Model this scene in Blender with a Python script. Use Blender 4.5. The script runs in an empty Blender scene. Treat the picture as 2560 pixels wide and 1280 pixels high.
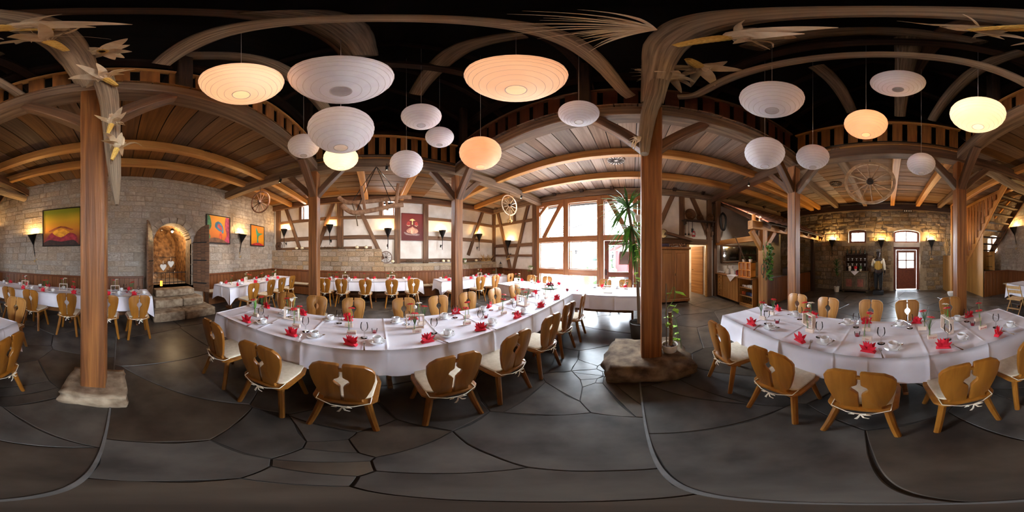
import bpy, bmesh, math, random
from mathutils import Vector, Matrix, Euler, noise

R = math.radians; PI = math.pi
rnd = random.Random(7)
U = rnd.uniform
sc = bpy.context.scene
COL = sc.collection

# ------------------------------------------------------------------ camera, world, exposure
EYE = Vector((0, 0, 1.6))
K = 360 / 2560                                  # degrees per pixel of the panorama
cam = bpy.data.cameras.new('camera'); cam.type = 'PANO'
try: cam.panorama_type = 'EQUIRECTANGULAR'
except Exception: cam.cycles.panorama_type = 'EQUIRECTANGULAR'
camo = bpy.data.objects.new('camera', cam); COL.objects.link(camo)
camo.location = EYE; camo.rotation_euler = (PI/2, 0, R((1581-1280)*K))
cam.clip_start = .01; cam.clip_end = 500
sc.camera = camo
vs = sc.view_settings
vs.view_transform = 'Standard'; vs.look = 'None'; vs.gamma = 1; vs.use_curve_mapping = False
vs.exposure = 1.55
w = bpy.data.worlds.new('overcast_sky'); sc.world = w; w.use_nodes = True
bg = w.node_tree.nodes['Background']; bg.inputs[0].default_value = (.80, .895, 1, 1); bg.inputs[1].default_value = 25.0
def portal(loc, rot, sx, sy):
    l = bpy.data.lights.new('daylight_portal', 'AREA'); l.shape = 'RECTANGLE'; l.size = sx; l.size_y = sy
    try: l.cycles.is_portal = True
    except Exception: pass
    o = bpy.data.objects.new('daylight_portal', l); COL.objects.link(o); o.location = loc; o.rotation_euler = rot
portal((-1.8, 5.95, 2.0), (-PI/2, 0, 0), 4.2, 3.9)
portal((7.7, -.75, 1.6), (PI/2, 0, PI/2), 1.5, 3.2)

# ------------------------------------------------------------------ pixel rays (the photo is a full panorama)
def dirv(px, py):
    a = R((px-1581)*K); e = R((640-py)*K)
    return Vector((math.sin(a)*math.cos(e), math.cos(a)*math.cos(e), math.sin(e)))
def atz(px, py, z): d = dirv(px, py); return EYE + d*((z-1.6)/d.z)
def atx(px, py, x): d = dirv(px, py); return EYE + d*(x/d.x)
def aty(px, py, y): d = dirv(px, py); return EYE + d*(y/d.y)
def atd(px, py, r): d = dirv(px, py); return EYE + d*(r/math.hypot(d.x, d.y))

# ------------------------------------------------------------------ materials
def lin(c):
    f = lambda v: v/12.92 if v <= .04045 else ((v+.055)/1.055)**2.4
    return tuple(f(v/255) for v in c[:3]) + (1,)
MATS = {}
TONE = dict(old_oak=.9, post_pine=.9, grey_beam=.95, new_pine=.98, weathered_log=1.08, ceiling_plank_brown=.86, ceiling_plank_grey=.88, wall_timber=.84, window_timber=.9, floor_flagstone=.76, floor_joint=.8, honey_oak=.86, honey_oak_dark=.84, honey_oak_light=.86, cream_cushion=.95, wainscot_wood=.84, bench_wood=.84, pine_board=.88, armoire_pine=.84, pale_sandstone=.92, pale_mortar=.92, rubble_stone=.84, rubble_mortar=.88, roof_tile=.8, gallery_board=1.1, gallery_board_red=.95, foundation_stone=.95, brown_boulder=.78, joint_strip=.8, white_plaster=.96)
def M(name, c1, c2=None, s=(1, 1, 1), ns=5, det=5, rough=.6, bump=0, var=0, metal=0, emit=0, dist=0, ramp=(.33, .67), spec=.5, uv=False, trans=0, huev=0):
    k = TONE.get(name, 1); c1 = tuple(v*k for v in c1); c2 = c2 and tuple(v*k for v in c2)
    m = bpy.data.materials.new(name); m.use_nodes = True; MATS[name] = m
    nt = m.node_tree; N = nt.nodes; L = nt.links; b = N['Principled BSDF']
    b.inputs['Roughness'].default_value = rough; b.inputs['Metallic'].default_value = metal
    b.inputs['Specular IOR Level'].default_value = spec
    b.inputs['Base Color'].default_value = lin(c1)
    col = None
    if c2 is not None:
        tc = N.new('ShaderNodeTexCoord'); oi = N.new('ShaderNodeObjectInfo')
        mu = N.new('ShaderNodeMath'); mu.operation = 'MULTIPLY'; mu.inputs[1].default_value = 23.7; L.new(oi.outputs['Random'], mu.inputs[0])
        ad = N.new('ShaderNodeVectorMath'); ad.operation = 'ADD'
        L.new(tc.outputs['UV' if uv else 'Object'], ad.inputs[0]); L.new(mu.outputs[0], ad.inputs[1])
        mp = N.new('ShaderNodeMapping'); mp.inputs['Scale'].default_value = s; L.new(ad.outputs[0], mp.inputs[0])
        no = N.new('ShaderNodeTexNoise'); no.inputs['Scale'].default_value = ns; no.inputs['Detail'].default_value = det; no.inputs['Distortion'].default_value = dist
        L.new(mp.outputs[0], no.inputs['Vector'])
        cr = N.new('ShaderNodeValToRGB'); cr.color_ramp.elements[0].position, cr.color_ramp.elements[1].position = ramp
        cr.color_ramp.elements[0].color = lin(c1); cr.color_ramp.elements[1].color = lin(c2)
        L.new(no.outputs['Fac'], cr.inputs[0]); col = cr.outputs[0]
        if var or huev:
            mr = N.new('ShaderNodeMapRange'); mr.inputs[3].default_value = 1-var; mr.inputs[4].default_value = 1+var; L.new(oi.outputs['Random'], mr.inputs[0])
            hs = N.new('ShaderNodeHueSaturation'); L.new(mr.outputs[0], hs.inputs['Value']); L.new(col, hs.inputs['Color'])
            if huev:
                m3 = N.new('ShaderNodeMath'); m3.operation = 'MULTIPLY'; m3.inputs[1].default_value = 91.7; L.new(oi.outputs['Random'], m3.inputs[0])
                fr = N.new('ShaderNodeMath'); fr.operation = 'FRACT'; L.new(m3.outputs[0], fr.inputs[0])
                m2 = N.new('ShaderNodeMapRange'); m2.inputs[3].default_value = 1-huev; m2.inputs[4].default_value = 1+huev; L.new(fr.outputs[0], m2.inputs[0]); L.new(m2.outputs[0], hs.inputs['Saturation'])
            col = hs.outputs[0]
        L.new(col, b.inputs['Base Color'])
        if bump:
            bp = N.new('ShaderNodeBump'); bp.inputs['Strength'].default_value = bump; bp.inputs['Distance'].default_value = .02
            L.new(no.outputs['Fac'], bp.inputs['Height']); L.new(bp.outputs[0], b.inputs['Normal'])
    if emit:
        b.inputs['Emission Strength'].default_value = emit
        if col is not None: L.new(col, b.inputs['Emission Color'])
        else: b.inputs['Emission Color'].default_value = lin(c1)
    if trans:                                     # thin paper: part of the light shines through
        t = N.new('ShaderNodeBsdfTranslucent'); mx = N.new('ShaderNodeMixShader'); mx.inputs[0].default_value = trans
        if col is not None: L.new(col, t.inputs[0])
        else: t.inputs[0].default_value = lin(c1)
        L.new(b.outputs[0], mx.inputs[1]); L.new(t.outputs[0], mx.inputs[2]); L.new(mx.outputs[0], N['Material Output'].inputs[0])
    return m
def glassmat(name, tint=(1, 1, 1), refl=.12):
    m = bpy.data.materials.new(name); m.use_nodes = True; MATS[name] = m
    nt = m.node_tree; N = nt.nodes; L = nt.links; N.remove(N['Principled BSDF'])
    t = N.new('ShaderNodeBsdfTransparent'); t.inputs[0].default_value = (*tint, 1)
    g = N.new('ShaderNodeBsdfGlossy'); g.inputs['Roughness'].default_value = .03
    lw = N.new('ShaderNodeLayerWeight'); lw.inputs[0].default_value = refl
    mx = N.new('ShaderNodeMixShader'); L.new(lw.outputs['Facing' if refl > .2 else 'Fresnel'], mx.inputs[0]); L.new(t.outputs[0], mx.inputs[1]); L.new(g.outputs[0], mx.inputs[2])
    L.new(mx.outputs[0], N['Material Output'].inputs[0]); return m
gx = (.35, 7, 7)                                  # grain runs along local X
oak = M('old_oak', (78, 50, 32), (128, 88, 58), gx, 3, 6, .62, .5, .15, dist=.25)
post_w = M('post_pine', (112, 64, 30), (174, 110, 54), (.3, 8, 8), 3, 6, .5, .35, .08, dist=.5)
beam_g = M('grey_beam', (86, 64, 48), (138, 110, 86), gx, 3, 6, .7, .5, .12, dist=.25)
new_w = M('new_pine', (162, 106, 50), (198, 142, 76), (.3, 6, 6), 2.5, 4, .5, .2, .1, dist=.25)
log_w = M('weathered_log', (98, 82, 66), (156, 134, 108), (.7, 16, 1), 2.4, 8, .8, .5, .1, dist=.25, uv=True)
dark_w = M('roof_timber', (40, 25, 17), (66, 42, 27), gx, 3, 5, .8, .4, .2)
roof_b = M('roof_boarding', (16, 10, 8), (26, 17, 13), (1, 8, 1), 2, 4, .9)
plank_b = M('ceiling_plank_brown', (104, 68, 38), (138, 96, 58), (12, .5, 12), 2, 7, .7, .25, .3, dist=.3, huev=.25)
plank_g = M('ceiling_plank_grey', (132, 108, 92), (172, 146, 128), (12, .5, 12), 2, 7, .7, .25, .3, dist=.3, huev=.35)
timber = M('wall_timber', (92, 60, 38), (142, 100, 68), gx, 3, 6, .7, .5, .1, dist=.25)
win_w = M('window_timber', (140, 84, 44), (186, 124, 74), gx, 3, 5, .5, .3, .06, dist=.25)
redwood = M('red_brown_joinery', (96, 44, 26), (124, 62, 38), gx, 3, 4, .4, .15)
plaster = M('white_plaster', (206, 196, 186), (226, 218, 210), (1, 1, 1), 3, 5, .9, .15)
stone_s = M('pale_sandstone', (150, 134, 120), (196, 180, 164), (1, 1, 1), 7, 8, .92, .6, .08, huev=.25)
mortar_s = M('pale_mortar', (148, 132, 117), (178, 162, 146), (1, 1, 1), 9, 6, .95, .6)
stone_e = M('rubble_stone', (118, 96, 72), (176, 152, 122), (1, 1, 1), 6, 8, .92, .9, .22, huev=.3)
mortar_e = M('rubble_mortar', (158, 136, 108), (184, 162, 132), (1, 1, 1), 6, 6, .95, .6)
stone_w = M('ashlar_block', (124, 102, 82), (182, 158, 132), (1, 1, 1), 8, 8, .92, .8, .16, huev=.25)
flag = M('floor_flagstone', (82, 73, 67), (126, 115, 105), (1, 1, 1), 4, 10, .33, .14, .24, huev=.5)
joint = M('floor_joint', (60, 54, 50), (78, 71, 66), (1, 1, 1), 20, 4, .8, .3)
base_s = M('foundation_stone', (120, 96, 74), (184, 162, 136), (1, 1, 1), 8, 9, .9, 1.0)
strip_m = M('joint_strip', (120, 118, 116), (150, 148, 146), (1, 1, 1), 8, 3, .45)
cloth_m = M('white_linen', (226, 222, 232), (238, 235, 243), (1, 1, 1), 3, 3, .8, .06)
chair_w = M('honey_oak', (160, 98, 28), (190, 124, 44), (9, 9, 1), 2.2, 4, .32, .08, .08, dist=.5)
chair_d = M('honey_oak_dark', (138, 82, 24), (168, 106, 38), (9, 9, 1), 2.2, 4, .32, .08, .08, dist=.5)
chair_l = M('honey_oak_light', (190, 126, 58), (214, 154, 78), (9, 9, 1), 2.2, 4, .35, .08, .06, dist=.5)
cushion_m = M('cream_cushion', (214, 198, 172), (228, 214, 190), (1, 1, 1), 30, 3, .95, .1)
ribbon_m = M('cream_ribbon', (236, 228, 208))
panel_w = M('wainscot_wood', (122, 68, 30), (150, 90, 44), (9, 9, .4), 2.4, 4, .4, .1, .12)
cap_w = M('wainscot_cap', (98, 52, 26), (118, 66, 34), gx, 3, 4, .4)
bench_w = M('bench_wood', (130, 78, 36), (160, 102, 52), gx, 3, 4, .45)
pine_w = M('pine_board', (176, 122, 60), (206, 152, 84), (9, 9, .4), 2.4, 5, .45, .1, .12)
armo_w = M('armoire_pine', (150, 92, 46), (180, 118, 62), (7, 7, .5), 2.4, 5, .42, .1)
iron = M('black_iron', (26, 24, 24), rough=.5, metal=.5)
torch_m = M('black_sheet_metal', (34, 31, 30), rough=.42, metal=.7)
paper = M('white_paper', (246, 243, 250), (252, 251, 254), (1, 1, 1), 12, 4, .9, .1, trans=.28)
china = M('white_china', (238, 238, 240), rough=.18)
steel = M('steel', (190, 190, 192), rough=.2, metal=1)
napkin_m = M('red_napkin', (206, 18, 44), (226, 34, 60), (1, 1, 1), 12, 3, .8)
block_w = M('pale_wood_block', (220, 200, 184), (236, 220, 206), (1, 8, 8), 3, 3, .7)
ink = M('red_ink', (170, 20, 40))
glass = glassmat('clear_glass', (.985, .985, .985), .2)
pane_g = glassmat('window_glass', (.98, .99, .99), .1)
green = M('leaf_green', (70, 122, 40), (104, 160, 62), (1, 1, 1), 14, 3, .5, var=.15)
green_d = M('dark_leaf', (38, 72, 30), (66, 108, 46), (1, 1, 1), 14, 3, .5, var=.2)
green_y = M('yellow_green_leaf', (130, 180, 40), (164, 208, 66), (1, 1, 1), 10, 3, .45)
stem_m = M('flower_stem', (104, 148, 66))
red_m = M('gerbera_red', (206, 16, 36), (226, 36, 52), (1, 1, 1), 20, 2, .6)
white_m = M('gerbera_white', (240, 232, 220))
eye_m = M('flower_eye', (120, 110, 40))
candle_m = M('red_wax', (170, 16, 50), rough=.3)
corn_m = M('corn_kernels', (206, 160, 66), (230, 190, 100), (1, 1, 1), 60, 2, .5)
husk_m = M('dry_husk', (226, 200, 160), (244, 226, 194), (1, 1, 1), 16, 4, .8, .3, trans=.3)
pot_w = M('white_pot', (228, 222, 214), rough=.35)
soil_m = M('soil', (60, 40, 28), (84, 58, 42), (1, 1, 1), 40, 3, .95)
tile_m = M('roof_tile', (84, 46, 34), (128, 74, 54), (1, 1, 1), 9, 4, .8, .3, .25)
straw_m = M('dried_straw', (190, 150, 90), (214, 176, 116), (1, 1, 1), 20, 3, .9)
rope_m = M('rope', (110, 90, 66))
black_m = M('black_cloth', (20, 19, 22), rough=.8)
skin_m = M('dark_painted_skin', (44, 28, 22), rough=.4)
shirt_m = M('cream_shirt', (226, 214, 190))

# ------------------------------------------------------------------ mesh builder
class G:
    def __init__(s): s.v = []; s.f = []; s.uv = None
    def add(s, vs, fs, mtx=None):
        n = len(s.v)
        s.v += [tuple(mtx @ Vector(p)) for p in vs] if mtx is not None else [tuple(p) for p in vs]
        s.f += [tuple(i+n for i in f) for f in fs]; return s
    def box(s, x0, x1, y0, y1, z0, z1, mtx=None):
        v = [(x, y, z) for x in (x0, x1) for y in (y0, y1) for z in (z0, z1)]
        return s.add(v, [(0, 1, 3, 2), (4, 6, 7, 5), (0, 4, 5, 1), (2, 3, 7, 6), (0, 2, 6, 4), (1, 5, 7, 3)], mtx)
    def lathe(s, prof, n=16, mtx=None, cap=False):
        v = []; f = []
        for r, z in prof:
            for k in range(n): v.append((r*math.cos(2*PI*k/n), r*math.sin(2*PI*k/n), z))
        for i in range(len(prof)-1):
            for k in range(n):
                a = i*n+k; b = i*n+(k+1) % n; f.append((a, b, b+n, a+n))
        if cap: f.append(tuple(range(n))[::-1]); m = (len(prof)-1)*n; f.append(tuple(range(m, m+n)))
        return s.add(v, f, mtx)
    def tube(s, pts, rad, n=8, mtx=None, cap=True, uv=False, flat=1.0):
        pts = [Vector(p) for p in pts]; m = len(pts)
        if not isinstance(rad, (list, tuple)): rad = [rad]*m
        v = []; f = []; base = len(s.v); up = None; ln = 0; lens = []
        for i, p in enumerate(pts):
            t = (pts[min(i+1, m-1)]-pts[max(i-1, 0)]).normalized()
            if up is None:
                up = Vector((0, 0, 1)) if abs(t.z) < .9 else Vector((1, 0, 0))
            a = t.cross(up).normalized(); b = a.cross(t).normalized(); up = b
            if i: ln += (p-pts[i-1]).length
            lens.append(ln)
            for k in range(n):
                c = 2*PI*k/n; v.append(p + a*math.cos(c)*rad[i] + b*math.sin(c)*rad[i]*flat)
        for i in range(m-1):
            for k in range(n):
                x = i*n+k; y = i*n+(k+1) % n; f.append((x, y, y+n, x+n))
                if uv:
                    if s.uv is None: s.uv = {}
                    u0, u1, w0, w1 = lens[i], lens[i+1], k/n, (k+1)/n
                    s.uv[len(s.f)+len(f)-1] = ((u0, w0), (u0, w1), (u1, w1), (u1, w0))
        if cap: f.append(tuple(range(n))[::-1]); q = (m-1)*n; f.append(tuple(range(q, q+n)))
        return s.add(v, f, mtx)
    def prism(s, poly, y0, y1, mtx=None):          # polygon in XZ extruded along Y
        n = len(poly); v = [(x, y0, z) for x, z in poly] + [(x, y1, z) for x, z in poly]
        f = [tuple(range(n)), tuple(range(2*n-1, n-1, -1))] + [(i, i+n, (i+1) % n+n, (i+1) % n) for i in range(n)]
        return s.add(v, f, mtx)
    def plate(s, poly, z0, z1, mtx=None):          # polygon in XY extruded along Z
        n = len(poly); v = [(x, y, z0) for x, y in poly] + [(x, y, z1) for x, y in poly]
        f = [tuple(range(n-1, -1, -1)), tuple(range(n, 2*n))] + [(i, (i+1) % n, (i+1) % n+n, i+n) for i in range(n)]
        return s.add(v, f, mtx)
    def blade(s, pts, widths, side=None, mtx=None, thick=.0012):   # flat leaf with a thickness
        pts = [Vector(p) for p in pts]; m = len(pts); v = []; f = []
        for i, p in enumerate(pts):
            t = (pts[min(i+1, m-1)]-pts[max(i-1, 0)]).normalized()
            sd = Vector(side) if side else t.cross(Vector((0, 0, 1)))
            if sd.length < 1e-4: sd = Vector((1, 0, 0))
            sd = (sd-t*sd.dot(t)).normalized(); nn = t.cross(sd)*thick
            v += [p-sd*widths[i]-nn, p+sd*widths[i]-nn, p+sd*widths[i]+nn, p-sd*widths[i]+nn]
        for i in range(m-1):
            a = i*4
            for k in range(4): f.append((a+k, a+(k+1) % 4, a+4+(k+1) % 4, a+4+k))
        f.append((3, 2, 1, 0)); q = (m-1)*4; f.append((q, q+1, q+2, q+3))
        return s.add(v, f, mtx)
    def ball(s, c, r, n=10, m=6, sq=(1, 1, 1), jit=0):
        v = []; f = []
        for i in range(m+1):
            for k in range(n):
                a = PI*i/m; b = 2*PI*k/n; j = 1+U(-jit, jit)
                v.append((c[0]+r*sq[0]*math.sin(a)*math.cos(b)*j, c[1]+r*sq[1]*math.sin(a)*math.sin(b)*j, c[2]-r*sq[2]*math.cos(a)*j))
        for i in range(m):
            for k in range(n): f.append((i*n+k, i*n+(k+1) % n, (i+1)*n+(k+1) % n, (i+1)*n+k))
        return s.add(v, f)
    def mesh(s, mat, smooth=False, bevel=0, seg=1, name='mesh', weld=False):
        me = bpy.data.meshes.new(name); me.from_pydata(s.v, [], s.f)
        if s.uv:
            ul = me.uv_layers.new(name='UVMap')
            for pi, c in s.uv.items():
                p = me.polygons[pi]
                for j, li in enumerate(p.loop_indices): ul.data[li].uv = c[j]
        if bevel or weld:
            bm = bmesh.new(); bm.from_mesh(me)
            if weld: bmesh.ops.remove_doubles(bm, verts=bm.verts, dist=1e-4)
            if bevel:
                bmesh.ops.recalc_face_normals(bm, faces=bm.faces)
                es = [e for e in bm.edges if len(e.link_faces) == 2 and e.calc_face_angle(0) > .5]
                bmesh.ops.bevel(bm, geom=es, offset=bevel, segments=seg, affect='EDGES', profile=.5)
            bm.to_mesh(me); bm.free()
        if smooth:
            for p in me.polygons: p.use_smooth = True
            if smooth != 'all':
                try: me.set_sharp_from_angle(angle=R(38))
                except Exception: pass
        me.materials.append(mat); return me

def ob(name, me, parent=None, loc=(0, 0, 0), rot=(0, 0, 0), scale=None):
    o = bpy.data.objects.new(name, me); COL.objects.link(o)
    o.location = loc; o.rotation_euler = rot if not isinstance(rot, (int, float)) else (0, 0, rot)
    if scale: o.scale = scale
    if parent is not None: o.parent = parent
    return o
def tag(o, label, cat, group=None):
    o['label'] = label; o['category'] = cat
    if group: o['group'] = group
    return o
def stru(o): o['kind'] = 'structure'; return o
def thing(name, label, cat, loc=(0, 0, 0), rz=0, group=None): return tag(ob(name, None, None, loc, rz), label, cat, group)
def inst(parts, root):                              # parts: [(name, mesh, [sub-parts], matrix or None)]
    for p in parts:
        o = ob(p[0], p[1], root)
        if len(p) > 3 and p[3] is not None: o.matrix_local = p[3]
        for q in p[2]: ob(q[0], q[1], o)
    return root
def put(name, parts, label, cat, loc, rz=0, group=None):
    return inst(parts, thing(name, label, cat, loc, rz, group))

def frame_to(p0, p1, up=(0, 0, 1)):
    p0 = Vector(p0); p1 = Vector(p1); x = (p1-p0).normalized(); u = Vector(up)
    if abs(x.dot(u)) > .98: u = Vector((0, 1, 0))
    y = u.cross(x).normalized(); z = x.cross(y)
    m = Matrix((x, y, z)).transposed().to_4x4(); m.translation = p0; return m
def beam(name, p0, p1, wd, h, mat, parent=None, up=(0, 0, 1), wob=.004, ch=.01, seg=None):
    L = (Vector(p1)-Vector(p0)).length; n = seg or max(1, int(L/.7)); g = G(); a, b = wd/2, h/2
    v = []; f = []
    for i in range(n+1):
        dy, dz, s_ = U(-wob, wob), U(-wob, wob), 1+U(-wob, wob)*2
        for y, z in ((-a+ch, -b), (a-ch, -b), (a, -b+ch), (a, b-ch), (a-ch, b), (-a+ch, b), (-a, b-ch), (-a, -b+ch)):
            v.append((L*i/n, y*s_+dy, z*s_+dz))
    for i in range(n):
        for k in range(8): f.append((i*8+k, i*8+(k+1) % 8, i*8+8+(k+1) % 8, i*8+8+k))
    f.append(tuple(range(7, -1, -1))); f.append(tuple(range(n*8, n*8+8)))
    g.add(v, f); o = ob(name, g.mesh(mat, name=name), parent); o.matrix_local = frame_to(p0, p1, up); return o
def smoothpts(pts, n=5):                            # Catmull-Rom through the points
    P = [Vector(p) for p in pts]; out = []
    for i in range(len(P)-1):
        a, b, c, d = P[max(i-1, 0)], P[i], P[i+1], P[min(i+2, len(P)-1)]
        for k in range(n):
            t = k/n; out.append(.5*((2*b)+(c-a)*t+(2*a-5*b+4*c-d)*t*t+(3*b-a-3*c+d)*t**3))
    out.append(P[-1]); return out
def lerpl(a, n):
    out = []
    for i in range(n):
        t = i/(n-1)*(len(a)-1); j = min(int(t), len(a)-2); out.append(a[j]+(a[j+1]-a[j])*(t-j))
    return out
ORD = ['first', 'second', 'third', 'fourth', 'fifth', 'sixth', 'seventh', 'eighth', 'ninth', 'tenth', 'eleventh', 'twelfth']

# ------------------------------------------------------------------ room dimensions
XW, XE, YS, YN, ZC = -6.5, 7.35, -4.7, 5.7, 4.1
PA, PB, PC, PD, PE, PF = (.23, -1.44), (.22, 1.94), (-3.6, -1.44), (-3.6, 1.94), (3.02, 1.98), (3.08, -1.44)
YR0, YR1, XR0, XR1 = -1.44, 1.95, -3.6, 3.05       # post rows / cross beams

# ------------------------------------------------------------------ floor of flagstones
floor = stru(ob('floor', G().box(XW-.4, XE+.4, YS-.3, YN+.3, -.12, -.006).mesh(joint)))
def clip(poly, p, n):                                # keep the side where (q-p).n < 0
    out = []
    for i in range(len(poly)):
        a, b = poly[i], poly[(i+1) % len(poly)]
        da = (a[0]-p[0])*n[0]+(a[1]-p[1])*n[1]; db = (b[0]-p[0])*n[0]+(b[1]-p[1])*n[1]
        if da <= 0: out.append(a)
        if da*db < 0:
            t = da/(da-db); out.append((a[0]+(b[0]-a[0])*t, a[1]+(b[1]-a[1])*t))
    return out
def flags(x0, x1, seeds, jw):
    for i, (sx, sy) in enumerate(seeds):
        poly = [(x0, YS), (x1, YS), (x1, YN), (x0, YN)]
        near = sorted(((qx-sx)**2+(qy-sy)**2, qx, qy) for j, (qx, qy) in enumerate(seeds) if j != i)[:26]
        for d2, qx, qy in near:
            d = math.sqrt(d2); n = ((qx-sx)/d, (qy-sy)/d)
            poly = clip(poly, ((sx+qx)/2-n[0]*jw, (sy+qy)/2-n[1]*jw), n)
            if len(poly) < 3: break
        if len(poly) < 3: continue
        cx = sum(p[0] for p in poly)/len(poly); cy = sum(p[1] for p in poly)/len(poly)
        pts = []                                     # broken, slightly curved edges
        for k in range(len(poly)):
            a, b = Vector(poly[k]), Vector(poly[(k+1) % len(poly)]); e = b-a; L = e.length
            if L < .015: continue
            pts.append(tuple(a))
            if L > .25:
                nn = Vector((-e.y, e.x))/L
                for t in (.33, .66): pts.append(tuple(a+e*t+nn*U(-.006, .012)))
        if len(pts) < 3: continue
        ins = [(x+(cx-x)*.012, y+(cy-y)*.012) for x, y in pts]; n = len(pts)
        dz = U(-.002, .002)
        g = G().add([(x-cx, y-cy, -.02) for x, y in pts]+[(x-cx, y-cy, -.005) for x, y in pts]+[(x-cx, y-cy, dz) for x, y in ins],
                    [(k, (k+1) % n, (k+1) % n+n, k+n) for k in range(n)]+[(k+n, (k+1) % n+n, (k+1) % n+2*n, k+2*n) for k in range(n)]+[tuple(range(2*n, 3*n))])
        ob('flagstone', g.mesh(flag), floor, (cx, cy, 0))
SX = .075
def seedgrid(x0, x1, st, holes):
    out = []; y = YS+st/2; r = 0
    while y < YN:
        x = x0+st*(.25 if r % 2 else .6)
        while x < x1:
            p = (x+U(-.34, .34)*st, y+U(-.34, .34)*st)
            if x0+.1 < p[0] < x1-.1 and all(math.hypot(p[0]-h[0], p[1]-h[1]) > h[2] for h in holes): out.append(p)
            x += st*1.12
        y += st*.92; r += 1
    return out
sw = seedgrid(XW, SX, .95, [(-.45, 1.75, .5), (-.5, -.15, .55), (-1.3, .3, .5)])
sw += [(-.62+.23*i % .5-.0, 1.5+.11*i+U(-.06, .06)) for i in range(6)] + [(-.35+U(-.16, .16), 1.75+U(-.2, .2)) for i in range(7)] + [(-.75, 1.2), (-.9, 1.9)]
sw += [(-.78+.12*i, -.21+.02*i+U(-.03, .03)) for i in range(6)] + [(-.72, -.03), (-.45, .12), (-.3, .06), (-.6, -.42), (-.25, -.38), (-.95, -.2), (-.4, -.95), (-.42, .62), (-1.2, .4), (-1.3, -.6)]
flags(XW, SX, sw, .0035)
se = seedgrid(SX, XE, .95, [(.6, .2, .45)])
se += [(.62+.12*i, -1.0-.1*i) for i in range(4)] + [(.55, 1.15), (.75, 1.28), (.45, .4), (.6, -.3)]
flags(SX, XE, se, .003)
beam('joint_strip', (SX, YS+.1, .001), (SX, YN-.1, .001), .016, .02, strip_m, floor, wob=.0008, ch=.002)

# ------------------------------------------------------------------ walls
def wallcols(u0, u1, z0, z1, ops, put_box):
    br = {u0, u1}
    for (a, b, za, zb, rise) in ops:
        n = 30 if rise else 1
        for k in range(n+1): br.add(a+(b-a)*k/n)
    br = sorted(br)
    for a, b in zip(br[:-1], br[1:]):
        c = (a+b)/2; z = z0
        for (oa, ob_, za, zb, rise) in sorted(o for o in ops if o[0] < c < o[1]):
            hw = (ob_-oa)/2; top = zb + (rise*math.sqrt(max(0, 1-((c-(oa+ob_)/2)/hw)**2)) if rise else 0)
            if za > z: put_box(a, b, z, za)
            z = top
        if z < z1: put_box(a, b, z, z1)
def inop(u, z, ops, m=0):
    for (a, b, za, zb, rise) in ops:
        if a-m < u < b+m and za-m < z:
            hw = (b-a)/2; t = max(0, 1-((u-(a+b)/2)/(hw+m))**2)
            if z < zb+m+(rise*math.sqrt(t) if rise else 0): return True
    return False
def blockmesh(mat):
    out = []
    for k in range(10):
        g = G(); j = lambda q: U(-q, q)
        b = [(-.5+j(.012), -.5+j(.03)), (.5+j(.012), -.5+j(.03)), (.5+j(.012), .5+j(.03)), (-.5+j(.012), .5+j(.03))]
        f = [(x*.93, y*.88) for x, y in b]
        v = [(x, 0, z) for x, z in b] + [(x, -.6, z) for x, z in b] + [(x, -1+j(.25), z) for x, z in f]
        c = len(v); v.append((j(.15), -1.1+j(.3), j(.15)))
        fs = [(i, (i+1) % 4, (i+1) % 4+4, i+4) for i in range(4)] + [(i+4, (i+1) % 4+4, (i+1) % 4+8, i+8) for i in range(4)] + [(i+8, (i+1) % 4+8, c) for i in range(4)]
        out.append(g.add(v, fs).mesh(mat))
    return out
def stones(parent, mat, u0, u1, z0, z1, ops, place, rh, rl, prot, gap=.012, m=.02, topf=None, lim=295):
    """courses of stones; place(u, z) -> (location, rz) of a stone's back centre; local -Y faces the room"""
    ms = blockmesh(mat); L = []; z = z0
    while z < z1-.05:
        h = min(U(*rh), z1-z); u = u0+U(-.2, 0)
        while u < u1:
            l = U(*rl); a, b = max(u, u0), min(u+l, u1); u += l
            if b-a < .06: continue
            c = (a+b)/2; zc = z+h/2
            if any(inop(q, zz, ops, m) for q in (a+.02, c, b-.02) for zz in (z+.02, z+h-.02)): continue
            if topf and z+h > topf(c): continue
            loc, rz = place(c, zc); L.append(((b-a)*h/((loc[0])**2+loc[1]**2+(zc-1.6)**2), loc, rz, b-a-gap, h-gap, U(*prot)))
        z += h
    L.sort(key=lambda t: -t[0])
    rest = G()
    for i, (_, loc, rz, l, h, p) in enumerate(L):
        me = rnd.choice(ms)
        if i < lim: ob('stone', me, parent, loc, rz, (l, p, h))
        else:
            mt = Matrix.Translation(loc) @ Matrix.Rotation(rz, 4, 'Z') @ Matrix.Diagonal((l, p, h, 1))
            rest.add([v.co for v in me.vertices], [tuple(q.vertices) for q in me.polygons], mt)
    if rest.v: o = ob('far_stones', rest.mesh(mat), parent); o['kind'] = 'stuff'

# south wall (stone, arched cellar door, small window under the stairs)
ARC = (-2.18, -.96, .66, 2.0, .61); SWIN = (5.95, 6.75, 1.75, 2.45, .14)
g = G(); wallcols(XW-.4, XE+.4, -.1, ZC+.25, [ARC, SWIN], lambda a, b, z0, z1: g.box(a, b, YS-.45, YS, z0, z1))
wall_s = stru(ob('wall_south', g.mesh(mortar_s)))
stones(wall_s, stone_s, XW, XE, 1.0, ZC, [(ARC[0]-.2, ARC[1]+.2, 0, 2.0, .82), SWIN], lambda u, z: ((u, YS+.004, z), PI), (.13, .25), (.22, .62), (.005, .015), .009, lim=280)
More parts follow.
